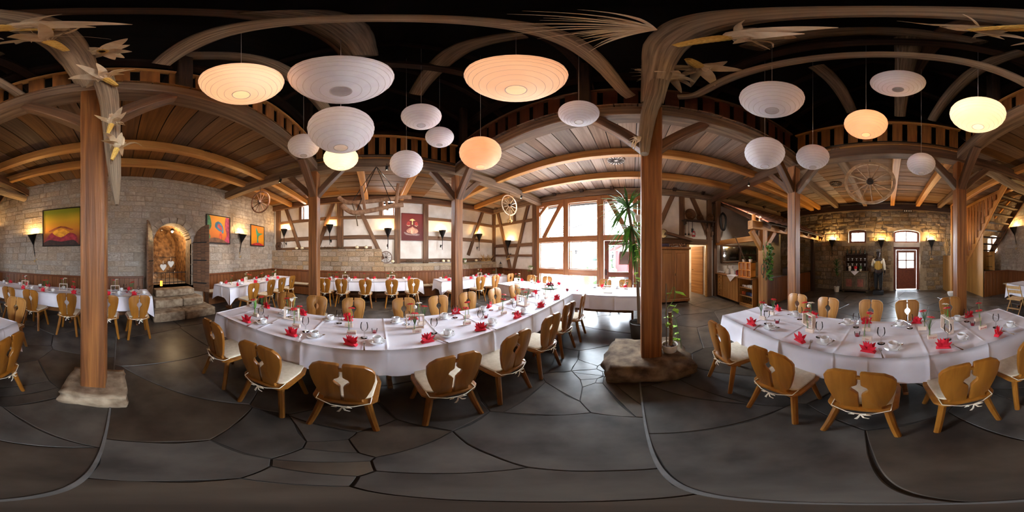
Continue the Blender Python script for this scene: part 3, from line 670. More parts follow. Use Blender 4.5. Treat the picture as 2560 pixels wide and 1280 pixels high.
log('curved_timber', [P_(1040, 235, 6.0), P_(1090, 170, 6.3), P_(1170, 115, 6.6), P_(1300, 88, 6.8)], [.13, .14, .13, .12], 'curved roof brace rising behind the white lanterns', mat=log_w)
log('curved_timber', [P_(905, 140, 6.0), P_(870, 90, 6.3), P_(800, 50, 6.5), P_(680, 30, 6.6)], [.16, .17, .15, .13], 'broad curved roof brace above the two largest lanterns')
log('curved_timber', [P_(480, 140, 6.0), P_(640, 150, 5.7), P_(760, 215, 5.4), P_(820, 285, 5.2)], [.12, .12, .12, .12], 'curved roof brace behind the lanterns near the corn post')
log('curved_timber', [P_(2440, 110, 6.4), P_(2330, 90, 6.6), P_(2200, 78, 6.7), P_(2000, 90, 6.6), P_(1880, 120, 6.3)], [.14, .14, .14, .14, .14], 'grey roof collar behind the bent timber on the right')
log('curved_timber', [P_(2330, 300, 5.2), P_(2390, 220, 5.6), P_(2470, 160, 5.9), P_(2556, 130, 6.1)], [.1, .11, .11, .1], 'curved roof brace behind the bright lantern on the right', mat=log_w)
log('curved_timber', [P_(2040, 165, 6.0), P_(2090, 210, 5.7), P_(2130, 280, 5.3)], [.11, .11, .11], 'curved roof brace left of the pink lantern')
log('curved_timber', [P_(2275, 95, 6.6), P_(2262, 170, 5.9), P_(2250, 290, 5.2)], [.12, .12, .11], 'steep roof brace above the pink lantern')
# east gallery: crooked brace from the post to the stair side
log('curved_timber', [(3.1, -1.5, 3.95), (3.12, -2.2, 3.8), (3.1, -3.2, 3.55), (3.05, -4.55, 3.62)], [.11, .12, .12, .12], 'crooked weathered beam from the staircase post to the stone wall')

# ------------------------------------------------------------------ chairs
def back_half():
    pts = [(.009, 0), (.122, 0), (.114, .018), (.114, .045), (.132, .06), (.144, .1), (.17, .21), (.187, .31), (.19, .395), (.172, .43), (.13, .46), (.03, .466), (.009, .462), (.009, .335)]
    for a in (65, 35, 0, -30, -55): pts.append((.047*math.cos(R(a)), .28+.047*math.sin(R(a))))
    pts.append((.009, .21)); return pts
CHAIR = {}
def chair_parts(mt):
    if mt.name in CHAIR: return CHAIR[mt.name]
    seat = G().plate([(-.15, -.2), (.15, -.2), (.2, -.15), (.225, .1), (.2, .2), (-.2, .2), (-.225, .1), (-.2, -.15)], .415, .445).mesh(mt, smooth=True, bevel=.009, seg=2)
    tilt = Matrix.Translation((0, -.165, .445)) @ Matrix.Rotation(R(8.5), 4, 'X')
    hb = back_half(); groove = M('carved_line', (84, 50, 20), rough=.6) if 'carved_line' not in MATS else MATS['carved_line']
    gl = [(.026, .446), (.122, .44), (.164, .405), (.166, .33), (.142, .18), (.122, .09)]
    P = [('seat', seat, [])]
    for s_ in (1, -1):
        me = G().prism([(x*s_, z) for x, z in hb], -.014, .014).mesh(mt, smooth=True, bevel=.006, seg=2)
        gm = G().tube([(x*s_, .0135, z) for x, z in gl], .0022, 5).mesh(groove)
        P.append(('backrest_half', me, [('carved_groove', gm)], tilt))
    P.append(('back_key', G().box(-.03, .03, -.012, .004, .40, .425).mesh(mt), [], tilt))
    for sx in (1, -1):
        for sy in (1, -1):
            lg = G().tube([(sx*.135, sy*.125, .425), (sx*.195, sy*(.2 if sy > 0 else .215), 0)], [.027, .021], 8).mesh(mt, smooth=True); P.append(('leg', lg, []))
    cu = G().plate([(-.13, -.145), (.13, -.145), (.17, -.12), (.195, .08), (.18, .185), (-.18, .185), (-.195, .08), (-.17, -.12)], .446, .474).mesh(cushion_m, smooth=True, bevel=.012, seg=2)
    rb = G().tube([(-.165, -.12, .452), (-.16, -.19, .446), (-.06, -.225, .43), (.01, -.23, .428), (.07, -.225, .432), (.16, -.19, .446), (.165, -.12, .452)], .004, 5)
    bw = G().blade([(.01, -.234, .43), (.04, -.24, .445), (.06, -.238, .43), (.03, -.236, .42), (.01, -.234, .43)], [.003, .007, .008, .006, .003], (0, 0, 1)) 
    bw.blade([(.01, -.234, .43), (-.03, -.24, .44), (-.045, -.238, .427), (-.02, -.236, .42)], [.003, .007, .008, .004], (0, 0, 1))
    bw.blade([(.01, -.236, .428), (.0, -.245, .39), (-.012, -.24, .355)], [.004, .006, .008], (1, 0, 0)); bw.blade([(.012, -.236, .428), (.03, -.248, .4), (.055, -.244, .385)], [.004, .006, .007], (1, 0, 0))
    P.append(('cushion', cu, [('tie', rb.mesh(ribbon_m)), ('bow', bw.mesh(ribbon_m))]))
    CHAIR[mt.name] = P; return P
def rzof(n): return math.atan2(n[1], n[0])-PI/2
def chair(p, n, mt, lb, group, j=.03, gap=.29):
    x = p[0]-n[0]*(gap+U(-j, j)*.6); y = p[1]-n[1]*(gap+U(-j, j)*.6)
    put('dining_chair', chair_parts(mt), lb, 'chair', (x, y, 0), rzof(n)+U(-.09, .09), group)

# ------------------------------------------------------------------ tables under linen
def cloth_mesh(L, W, dz, ends, drop=.32, cr=.52):
    """local X along the table; ends = (start, end) hang over; creases are pressed ridges"""
    xs = {0.0, L}; x = .04
    while x < L: xs.add(x); x += .05
    ridge = [cr*(k+.5) for k in range(int(L/cr)+1) if .05 < cr*(k+.5) < L-.05]
    for c in ridge: xs |= {c-.008, c, c+.008}
    xs = sorted(xs); ys = sorted({-W/2, W/2} | {-W/2+W*k/10 for k in range(11)} | {-.008, .008, 0.0})
    rz = lambda x, y: (.007 if any(abs(x-c) < .002 for c in ridge) else 0)+(.005 if abs(y) < .002 else 0)
    g = G(); idx = {}
    for i, x in enumerate(xs):
        for j, y in enumerate(ys): idx[i, j] = len(g.v); g.v.append((x, y, dz+rz(x, y)+.0012*noise.noise((x*5, y*5, L))))
    nx, ny = len(xs), len(ys)
    for i in range(nx-1):
        for j in range(ny-1): g.f.append((idx[i, j], idx[i+1, j], idx[i+1, j+1], idx[i, j+1]))
    # skirt along the rim, with soft folds and pointed hanging corners
    def skirt(rim, outs, cor):
        rows = 6; prev = rim; s_ = 0
        for r in range(1, rows+1):
            t = r/rows; cur = []
            for k, vi in enumerate(rim):
                x, y, z = g.v[vi]; o = Vector(outs[k]); c = cor[k]
                d = drop*(1+.0*c)+c*.15; fold = .012*math.sin(k*.55+L)*t*(1-c)+.006*noise.noise((k*.35, t, W))
                off = .006+.02*math.sin(min(1, t*2)*PI/2)*.4+fold+c*.05*t
                rid = .007 if (z-dz) > .004 else 0
                cur.append(len(g.v)); g.v.append((x+o.x*(off+rid), y+o.y*(off+rid), z-d*t))
            for k in range(len(rim)-1): g.f.append((prev[k], prev[k+1], cur[k+1], cur[k]))
            prev = cur
    rim, outs, cor = [], [], []
    cf = lambda d: max(0, 1-d/.2)**1.3
    def side(j, o, rev):
        r = list(range(nx)); r = r[::-1] if rev else r; a, b = [], []
        for i in r:
            d = min(xs[i] if ends[0] else 9, L-xs[i] if ends[1] else 9); c = cf(d)
            v = Vector((0, o)) if c == 0 else Vector(((-1 if xs[i] < L/2 else 1)*c*.6, o)).normalized(); a.append(idx[i, j]); b.append((v, c))
        return a, b
    def end(i, o, rev):
        r = list(range(ny)); r = r[::-1] if rev else r; a, b = [], []
        for j in r:
            c = cf(min(ys[j]+W/2, W/2-ys[j])); v = Vector((o, (-1 if ys[j] < 0 else 1)*c*.6)).normalized(); a.append(idx[i, j]); b.append((v, c))
        return a, b
    segs = [side(0, -1, False)]
    if ends[1]: segs.append(end(nx-1, 1, False))
    segs.append(side(ny-1, 1, True))
    if ends[0]: segs.append(end(0, -1, True))
    for a, b in segs: skirt(a, [q[0] for q in b], [q[1] for q in b])
    return g.mesh(cloth_m, smooth='all', weld=True)
def trestle(L, W):
    mt = bench_w; P = [('table_top', G().box(0.02, L-.02, -W/2+.02, W/2-.02, .70, .742).mesh(mt, bevel=.006), [])]
    pr = [(-.06, .05), (-.2, .05), (-.2, .0), (.2, 0), (.2, .05), (.06, .05), (.1, .3), (.07, .5), (.16, .64), (.22, .7), (-.22, .7), (-.16, .64), (-.07, .5), (-.1, .3)]
    for x in (.3, L-.3):
        P.append(('trestle', G().prism(pr, -.025, .025, Matrix.Translation((x, 0, 0)) @ Matrix.Rotation(PI/2, 4, 'Z')).mesh(mt, bevel=.006), []))
    P.append(('stretcher', G().box(.3, L-.3, -.02, .02, .2, .29).mesh(mt, bevel=.005), [])); return P
def table(p, ang, L, W, lb, clb, ends, dz=.75):
    put('trestle_table', trestle(L, W), lb, 'table', (p[0], p[1], 0), ang, 'trestle tables')
    o = ob('tablecloth', cloth_mesh(L, W, 0, ends), None, (p[0], p[1], dz), ang); tag(o, clb, 'tablecloth', 'white linen tablecloths')
def run(x0, y0, ang, segs, W, nm, who):
    c, s_ = math.cos(ang), math.sin(ang); d = 0; n = len(segs)
    for i, L in enumerate(segs):
        pos = '' if n == 1 else (['left', 'right'] if n == 2 else ['left', 'middle', 'right'])[i if who > 0 else n-1-i]+' section of '
        table((x0+c*d, y0+s_*d), ang, L, W, ('wooden trestle table, '+pos+nm).replace(', the', ', the'), 'white cloth on '+pos+nm, (i == 0, i == n-1), .75+.0015*(i % 2)); d += L
run(-1.7, -1.95, PI/2, [1.78, 1.76, 1.76], .8, 'the large left table', 1)
run(-3.65, 3.86, 0, [1.98, 1.97], .98, 'the table before the big window', 1)
run(1.585, -1.6, PI/2, [1.75, 1.75], .82, 'the large right table', -1)
run(-.66, -3.7, 0, [1.48, 1.47, 1.47], .72, 'the table left of the arched door', -1)
run(-5.82, -3.72, 0, [1.58, 1.58], .74, 'the table right of the arched door', -1)
run(-5.68, -2.2, PI/2, [1.88, 1.87], .74, 'the table along the half-timbered wall', 1)
run(-5.3, 2.08, PI/2, [1.56, 1.56], .76, 'the corner table under the small wheel', 1)

SEATS = []   # (point on table edge, inward normal, table key, seat phrase, detail)
def seats(key, nm, pts, n, frm, cg, mt, detail, chairs=True, side='', gap=.29):
    for i, p in enumerate(pts):
        ph = '%s from %s, %s%s' % (ORD[i], frm, side, nm)
        if chairs: chair(p, n, mt, 'carved chair, '+ph, cg, gap=gap)
        SEATS.append((Vector((p[0], p[1])), Vector((n[0], n[1])), key, ph, detail))
Wd, Ed, Nd, Sd = (-1, 0), (1, 0), (0, 1), (0, -1)
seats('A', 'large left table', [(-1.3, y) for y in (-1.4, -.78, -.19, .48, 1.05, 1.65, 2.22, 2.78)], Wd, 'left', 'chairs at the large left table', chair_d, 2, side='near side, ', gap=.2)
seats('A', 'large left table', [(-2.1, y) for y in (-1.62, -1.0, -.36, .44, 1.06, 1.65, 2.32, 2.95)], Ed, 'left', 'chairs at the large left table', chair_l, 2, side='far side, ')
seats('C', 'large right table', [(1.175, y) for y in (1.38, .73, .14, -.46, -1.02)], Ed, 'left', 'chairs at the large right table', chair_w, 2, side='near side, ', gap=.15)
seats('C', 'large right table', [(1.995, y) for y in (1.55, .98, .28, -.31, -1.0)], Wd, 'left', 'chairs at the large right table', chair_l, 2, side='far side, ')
chair((1.6, -1.62), Nd, chair_l, 'carved chair at the far right head of the large right table', 'chairs at the large right table', gap=.32)
seats('D', 'table left of it', [(x, -3.34) for x in (-.32, .24, .99, 1.74, 2.31)], Sd, 'arched door', 'chairs along the stone wall', chair_w, 1, side='near side of ')
seats('D', 'table left of it', [(x, -4.06) for x in (-.2, .5, 1.2, 1.9, 2.6, 3.2)], Nd, 'arched door', '', None, 1, False, 'bench side of ')
seats('E', 'table right of it', [(x, -3.35) for x in (-3.05, -3.78, -4.37, -5.0)], Sd, 'arched door', 'chairs in the corner by the arched door', chair_w, 1, side='near side of ')
seats('E', 'table right of it', [(x, -4.09) for x in (-3.0, -3.7, -4.4, -5.1)], Nd, 'arched door', '', None, 1, False, 'bench side of ')
seats('F', 'half-timbered wall table', [(-5.31, y) for y in (-1.58, -1.05, -.34, .47, 1.12)], Wd, 'left', 'chairs along the half-timbered wall', chair_w, 1, side='near side of ')
seats('F', 'half-timbered wall table', [(-6.05, y) for y in (-1.5, -.8, -.1, .6, 1.2)], Ed, 'left', '', None, 1, False, 'bench side of ')
seats('G', 'corner table under wheel', [(-4.92, y) for y in (2.4, 3.3, 3.95, 4.75)], Wd, 'left', 'chairs at the corner table', chair_w, 1, side='near side of ')
seats('G', 'corner table under wheel', [(-5.68, y) for y in (2.5, 3.2, 3.9, 4.6)], Ed, 'left', '', None, 1, False, 'bench side of ')
seats('B', 'table before big window', [(x, 4.35) for x in (-3.45, -2.8, -.8, -.2)], Sd, 'left', 'chairs at the window table', chair_l, 1, side='window side of ')
# the couple's chair with a white cover
p = (-2.1, 4.66)
put('covered_chair', [('cover', G().prism([(-.22, 0), (.22, 0), (.23, .5), (.24, .9), (.17, .97), (-.17, .97), (-.24, .9), (-.23, .5)], .16, .22).box(-.22, .22, -.22, .2, 0, .47).mesh(cloth_m, smooth=True, bevel=.03, seg=3), [])], 'chair under a white cover at the middle of the window table', 'chair', (p[0], p[1]+.04, 0), 0)
SEATS.append((Vector((-2.1, 4.35)), Vector((0, -1)), 'B', 'covered chair place, window side of table before big window', 1))
# light folding high chair by the staircase side
fw = M('beech', (206, 160, 100), (226, 186, 130), (8, 8, 1), 3, 3, .5)
r = thing('folding_chair', 'pale folding wooden chair at the far left end of the stone-wall table', 'chair', (3.05, -3.02, 0), PI+.35)
for s_ in (-1, 1):
    ob('front_leg', G().tube([(s_*.2, .24, 0), (s_*.19, -.18, .86)], .016, 6).mesh(fw), r); ob('rear_leg', G().tube([(s_*.17, -.26, 0), (s_*.17, .12, .47)], .015, 6).mesh(fw), r)
ob('seat', G().box(-.19, .19, -.14, .2, .44, .462).mesh(fw, bevel=.004), r)
for z, y in ((.62, -.07), (.74, -.125)): ob('back_slat', G().box(-.2, .2, y-.01, y+.01, z, z+.08).mesh(fw, bevel=.004), r)
ob('stretcher', G().box(-.17, .17, -.17, -.13, .2, .225).mesh(fw), r)

# ------------------------------------------------------------------ wall benches with seat pads
def bench(p0, p1, lb, npad, cg):
    p0, p1 = Vector((*p0, 0)), Vector((*p1, 0)); L = (p1-p0).length; d = (p1-p0)/L; rz = math.atan2(d.y, d.x)
    r = thing('wall_bench', lb, 'bench', p0, rz, 'wall benches')
    ob('seat_board', G().box(0, L, .0, .36, .41, .445).mesh(bench_w, bevel=.006), r); ob('front_board', G().box(0, L, .28, .3, .03, .41).mesh(panel_w), r)
    for k in range(int(L/1.3)+2):
        x = min(max(.04, k*1.3), L-.04); ob('bench_foot', G().box(x-.02, x+.02, .04, .28, 0, .41).mesh(bench_w), r)
    pm = G().box(.02, L/npad-.02, .03, .35, .446, .482).mesh(cushion_m, smooth=True, bevel=.012, seg=2)
    for k in range(npad): ob('seat_pad', pm, r, (L/npad*k, 0, 0))
bench((-.7, YS+.05), (5.1, YS+.05), 'long wooden wall bench left of the arched door', 4, '')
bench((-6.2, YS+.05), (-2.62, YS+.05), 'wooden wall bench right of the arched door', 3, '')
bench((XW+.27, 5.2), (XW+.27, -4.2), 'long wooden bench under the half-timbered wall', 6, '')

# ------------------------------------------------------------------ table ware
CUP = [('cup_body', G().lathe([(0, .004), (.026, .004), (.032, .012), (.039, .03), (.041, .062), (.038, .062), (.035, .03), (.028, .014), (0, .012)], 20).mesh(china, smooth=True), []),
       ('cup_handle', G().tube([(.038, 0, .054), (.055, 0, .056), (.066, 0, .042), (.06, 0, .026), (.037, 0, .02)], .0045, 6).mesh(china, smooth='all'), [])]
SAUC = G().lathe([(0, 0), (.045, 0), (.05, .004), (.074, .014), (.076, .017), (.05, .009), (.035, .007), (0, .007)], 24).mesh(china, smooth=True)
SPOON = [('spoon_handle', G().tube([(0, -.04, .002), (0, .0, .005), (0, .055, .003)], [.003, .002, .003], 6).mesh(steel, smooth='all'), []), ('spoon_bowl', G().ball((0, .07, .003), .018, 10, 6, (.7, 1, .25)).mesh(steel, smooth='all'), [])]
gf = G(); [gf.box(-.0105+.007*k, -.0075+.007*k, .045, .085, .001, .003) for k in range(4)]; gf.box(-.0105, .0135, .032, .046, .001, .003)
FORK = [('fork_handle', G().blade([(0, -.09, .003), (0, -.05, .003), (0, .0, .003), (.0015, .034, .002)], [.0075, .006, .003, .005], (1, 0, 0)).mesh(steel), []), ('fork_tines', gf.mesh(steel), [])]
GLASS = G().lathe([(0, .002), (.034, .002), (.034, .004), (.006, .008), (.0045, .02), (.0045, .075), (.012, .084), (.03, .1), (.037, .125), (.035, .155), (.031, .175), (.030, .175), (.034, .155), (.0358, .125), (.029, .102), (.0, .086)], 20).mesh(glass, smooth=True)
def napkin_mesh():
    g = G(); g.prism([(-.062, 0), (.062, 0), (.04, .022), (-.04, .022)], -.024, .024)
    for k in range(7):
        a = R(-52+17.5*k); y = .004*(k % 3-1)+.006*(k % 2)
        tip = Vector((math.sin(a)*.088, y*3.4, .016+math.cos(a)*.086)); mid = Vector((math.sin(a)*.052, y*2.4, .012+math.cos(a)*.05)); b = Vector((math.sin(a)*.02, y, .01))
        g.blade([b, mid, tip], [.016, .017, .001], (math.cos(a), .25*(-1)**k, -math.sin(a)), None, .0022)
    return g.mesh(napkin_m)
NAP = [napkin_mesh() for _ in range(3)]
BLOCK = G().box(-.045, .045, -.012, .022, 0, .045).mesh(block_w, bevel=.002)
TUBE = G().lathe([(0, 0), (.006, .001), (.0085, .006), (.009, .1), (.0085, .1), (.008, .008), (0, .004)], 10).mesh(glass, smooth=True)
def gerbera(h, mat, lean):
    t = Vector((lean[0], lean[1], h)); st = G().tube(smoothpts([(0, 0, .01), (lean[0]*.2, lean[1]*.2, h*.5), t], 4), .003, 6).mesh(stem_m, smooth='all')
    ax = (t-Vector((0, 0, h*.4))).normalized(); q = ax.to_track_quat('Z', 'Y').to_matrix().to_4x4(); q.translation = t
    g = G()
    for ring, (r, n, z) in enumerate(((.041, 15, .002), (.029, 12, .007))):
        for k in range(n):
            a = 2*PI*k/n+ring*.2; c, s_ = math.cos(a), math.sin(a)
            g.blade([(c*.006, s_*.006, z-.004), (c*r*.6, s_*r*.6, z+.003), (c*r, s_*r, z-.001)], [.003, .0055, .002], (-s_, c, 0), q, .0008)
    return [('stem', st, []), ('petals', g.mesh(mat), []), ('flower_eye', G().lathe([(0, .012), (.007, .011), (.009, .004)], 10, q).mesh(eye_m), [])]
GERB = [gerbera(U(.18, .23), red_m, (U(-.02, .02), U(-.02, .02))) for _ in range(6)]
GERW = [gerbera(U(.19, .24), white_m, (U(-.02, .02), U(-.02, .02))) for _ in range(3)]
gr = G()
for k in range(26):
    a = U(0, 2*PI); r_ = U(.02, .06); gr.blade([(0, 0, .08), (math.cos(a)*r_*.5, math.sin(a)*r_*.5, .15), (math.cos(a)*r_, math.sin(a)*r_, .18+U(0, .05))], [.001, .0009, .0005], None, None, .0005)
SPRIG = [('stem', G().tube([(0, 0, .01), (.003, 0, .1)], .002, 5).mesh(stem_m), []), ('feathery_grass', gr.mesh(green_d), [])]
CANDLE = [('glass_cup', G().lathe([(0, 0), (.022, 0), (.026, .01), (.03, .05), (.0285, .05), (.0245, .012), (0, .003)], 14).mesh(glass, smooth=True), []), ('wax', G().lathe([(0, .003), (.0235, .003), (.025, .022), (0, .022)], 14).mesh(candle_m, smooth=True), [])]
rk = lambda *a: G().box(*a).mesh(block_w, bevel=.002)
RACK = [('base_board', rk(-.1, .1, -.025, .025, 0, .014), []), ('top_board', rk(-.1, .1, -.025, .025, .156, .17), []), ('side_board', rk(-.1, -.088, -.025, .025, .014, .156), []), ('side_board', rk(.088, .1, -.025, .025, .014, .156), [])] + \
       [('test_tube', TUBE, [], Matrix.Translation((x, 0, .07))) for x in (-.045, 0, .045)]
BALL = [('stick', G().tube([(0, 0, 0), (0, 0, .17)], .002, 5).mesh(stem_m), []), ('wicker_ball', G().ball((0, 0, .19), .022, 10, 7, jit=.06).mesh(white_m), [])]
HEARTS = [('stick', G().tube([(0, 0, 0), (0, 0, .17)], .003, 6).mesh(white_m), []), ('wicker_heart', G().prism([(x*.28, .2+z*.28) for x, z in heart], -.008, .008).mesh(M('grey_wicker', (196, 186, 176)), bevel=.004), [])]
LEAF = [('stem', G().tube([(0, 0, .0), (.004, 0, .12)], .003, 5).mesh(stem_m), []), ('leaf', G().blade([(.004, 0, .1), (.012, .004, .14), (.014, .006, .2), (.01, 0, .25)], [.006, .014, .01, .001], (0, 1, 0)).mesh(green), []), ('leaf', G().blade([(.0, 0, .09), (-.02, 0, .15), (-.06, .004, .19), (-.11, .006, .17)], [.003, .004, .003, .001], (0, 1, 0)).mesh(green_d), [])]
NAMES = {}
def lettering(txt):
    if txt not in NAMES:
        cu = bpy.data.curves.new('t', 'FONT'); cu.body = txt; cu.size = .026; cu.align_x = 'CENTER'; cu.align_y = 'CENTER'; cu.shear = .25; cu.extrude = .0004
        t = bpy.data.objects.new('t', cu); COL.objects.link(t); bpy.context.view_layer.update()
        me = bpy.data.meshes.new_from_object(t.evaluated_get(bpy.context.evaluated_depsgraph_get())); bpy.data.objects.remove(t); me.materials.clear(); me.materials.append(ink); NAMES[txt] = me
    return NAMES[txt]
written = {('A', 1): 'Philipp', ('A', 2): 'Rebekka', ('A', 3): 'Julia', ('A', 4): 'Daniel', ('A', 5): 'Samuel', ('C', 2): 'Ina', ('C', 3): 'Holger', ('C', 4): 'Jennifer'}
cnt = {}
for (E, n, key, ph, det) in SEATS:
    r = Vector((n.y, -n.x)); rz = rzof(n); zt = .757
    near = 'near' in ph and key in 'AC'
    k = cnt.setdefault((key, tuple(n)), 0); cnt[key, tuple(n)] += 1
    at = lambda a, b, z=0: (E.x+r.x*a+n.x*b, E.y+r.y*a+n.y*b, zt+z)
    j = lambda q=.012: U(-q, q)
    m = -1 if key == 'Q' else 1
    sfx = ', '+ph
    tag(ob('folded_napkin', NAP[k % 3], None, at(-.02+j(), .09+j()), rz+U(-.5, .5)), 'red folded napkin'+sfx, 'napkin', 'red fan-folded napkins')
    cx, cy = .19+j(.02), .16+j(.02)
    tag(ob('saucer', SAUC, None, at(cx, cy), 0), 'white saucer'+sfx, 'saucer', 'white saucers')
    put('coffee_cup', CUP, 'white coffee cup'+sfx, 'cup', at(cx, cy, .005), rz+U(-.9, .3), 'white coffee cups')
    if det > 1:
        put('teaspoon', SPOON, 'teaspoon on saucer'+sfx, 'spoon', at(cx+.052, cy-.02, .014), rz+U(-.7, -.2), 'teaspoons')
        put('cake_fork', FORK, 'cake fork'+sfx, 'fork', at(.085, .07), rz+U(.1, .5), 'cake forks')
    tag(ob('wine_glass', GLASS, None, at(.08+j(), .235+j()), 0), 'clear wine glass'+sfx, 'glass', 'wine glasses')
    bl = at(-.06+j(.02), .29+j(.02)); bz = rz+U(-.15, .15)
    b = thing('name_block', 'pale wooden name block'+sfx, 'block', bl, bz, 'wooden name blocks'); ob('block', BLOCK, b)
    if (key, k) in written and near: ob('lettering', lettering(written[key, k]), b, (0, -.0128, .022), (PI/2, 0, 0))
    ob('test_tube', TUBE, b, (-.026, .006, .012))
    M4 = Matrix.Rotation(bz, 4, 'Z'); fo = M4 @ Vector((-.026, .006, 0))
    if not (key in 'FG' and k % 3 == 1): put('gerbera', GERB[rnd.randrange(6)], 'red gerbera in tube'+sfx, 'flower', (bl[0]+fo.x, bl[1]+fo.y, bl[2]+.02), U(0, 6), 'red gerberas in name blocks')
    if k % 3 == 0: put('grass_sprig', SPRIG, 'feathery green sprig'+sfx, 'sprig', (bl[0]+fo.x+.004, bl[1]+fo.y+.002, bl[2]+.02), U(0, 6), 'green sprigs')
# tube racks, tealights along the table middles
def rack(p, rz, wh, lb, extra):
    put('tube_rack', RACK, 'wooden frame of three flower tubes'+lb, 'flower rack', (p[0], p[1], .757), rz, 'wooden tube racks')
    M4 = Matrix.Rotation(rz, 4, 'Z')
    for x, (nm, sp, l2, ct) in zip((-.045, 0, .045), extra):
        q = M4 @ Vector((x, 0, 0)); put(nm, sp, l2+lb, ct, (p[0]+q.x, p[1]+q.y, .757+.075), U(0, 6), 'flowers in the tube racks')
fl_r = ('gerbera', GERB[0], 'red gerbera standing in frame', 'flower'); fl_w = ('gerbera', GERW[0], 'white gerbera standing in frame', 'flower'); fl_w2 = ('gerbera', GERW[1], 'second white gerbera in frame', 'flower')
fl_b = ('wicker_ball_stick', BALL, 'white wicker ball on stick in frame', 'decoration'); fl_h = ('heart_stick', HEARTS, 'grey wicker heart on stick in frame', 'decoration'); fl_l = ('leaf_stem', LEAF, 'long green leaf in frame', 'leaf')
rack((-1.78, -1.02), PI/2+.12, 0, ', left part of large left table', (fl_r, fl_h, fl_w)); rack((-1.74, .42), PI/2-.25, 0, ', middle of large left table', (fl_r, fl_b, fl_w)); rack((-1.7, 2.1), PI-.1, 0, ', right part of large left table', (fl_r, fl_l, fl_w))
rack((1.62, .86), -PI/2-.5, 0, ', left part of large right table', (fl_r, fl_b, fl_w)); rack((1.6, -.6), .15, 0, ', right part of large right table', (fl_r, fl_l, fl_w))
for x, e in ((.12, ', stone-wall table nearest arched door'), (1.35, ', middle of stone-wall table'), (2.45, ', far left of stone-wall table')): rack((x, -3.7), .1, 0, e, (fl_w, fl_h, fl_r))
for x, e in ((-3.6, ', corner table nearest arched door'), (-5.2, ', far end of arch corner table')): rack((x, -3.72), .5, 0, e, (fl_w, fl_l, fl_w2))
for y, e in ((-1.1, ', left of half-timbered wall table'), (.55, ', right of half-timbered wall table')): rack((-5.68, y), PI/2, 0, e, (fl_l, fl_b, fl_w))
rack((-5.3, 3.9), PI/2, 0, ', corner table under wheel', (fl_w, fl_l, fl_r)); rack((-3.2, 3.75), .2, 0, ', left end of window table', (fl_r, fl_l, fl_w)); rack((-.55, 3.62), .1, 0, ', right end of window table', (fl_l, fl_h, fl_w))
for i, (x, y, e) in enumerate(((-1.62, -1.3, 'left part of large left table'), (-1.66, -.02, 'middle of large left table'), (-1.66, 1.32, 'right part of large left table'), (1.5, 1.22, 'left part of large right table'), (1.55, .3, 'middle of large right table'), (1.62, -.92, 'right part of large right table'), (-1.3, 3.7, 'middle of window table'), (-.15, -3.7, 'stone-wall table near arched door'), (2.0, -3.7, 'stone-wall table far left'), (-5.66, -.3, 'half-timbered wall table'))):
    put('tealight', CANDLE, 'red tealight in a small glass, '+e, 'candle', (x, y, .757), 0, 'red tealights')
# leafy sprays beside the left table's first places
put('leaf_stem', LEAF, 'tall green leaf in the tube at the left end of large left table', 'leaf', (-1.56, -1.44, .79), 1)
# flower arrangement and apple on the window table
r = thing('flower_arrangement', 'low arrangement of red roses and leaves on the window table', 'flowers', (-2.05, 3.72, .757))
for k in range(7): a = k*.9; ob('rose', G().ball((math.cos(a)*.07, math.sin(a)*.06, .08+.02*(k % 3)), .035, 8, 6, jit=.1).mesh(red_m if k % 2 else M('dark_rose', (110, 12, 30)), smooth='all'), r)
for k in range(12): a = k*.53; l = U(.15, .34); ob('leaf', G().blade([(math.cos(a)*.04, math.sin(a)*.04, .05), (math.cos(a)*l*.6, math.sin(a)*l*.5, .09), (math.cos(a)*l, math.sin(a)*l*.8, .03)], [.01, .03, .003]).mesh(green_d), r)
ob('tray', G().lathe([(0, 0), (.2, 0), (.22, .012), (.2, .008), (0, .006)], 24).mesh(green_d), r)
put('apple', [('fruit', G().lathe([(0, .01), (.02, 0), (.034, .02), (.036, .042), (.022, .066), (.006, .06), (0, .056)], 14).mesh(M('red_apple', (120, 14, 30), rough=.25), smooth='all'), []), ('apple_stalk', G().tube([(0, 0, .056), (.004, 0, .075)], .0015, 5).mesh(rope_m), [])], 'dark red apple beside the flower arrangement on the window table', 'apple', (-1.5, 3.55, .757))

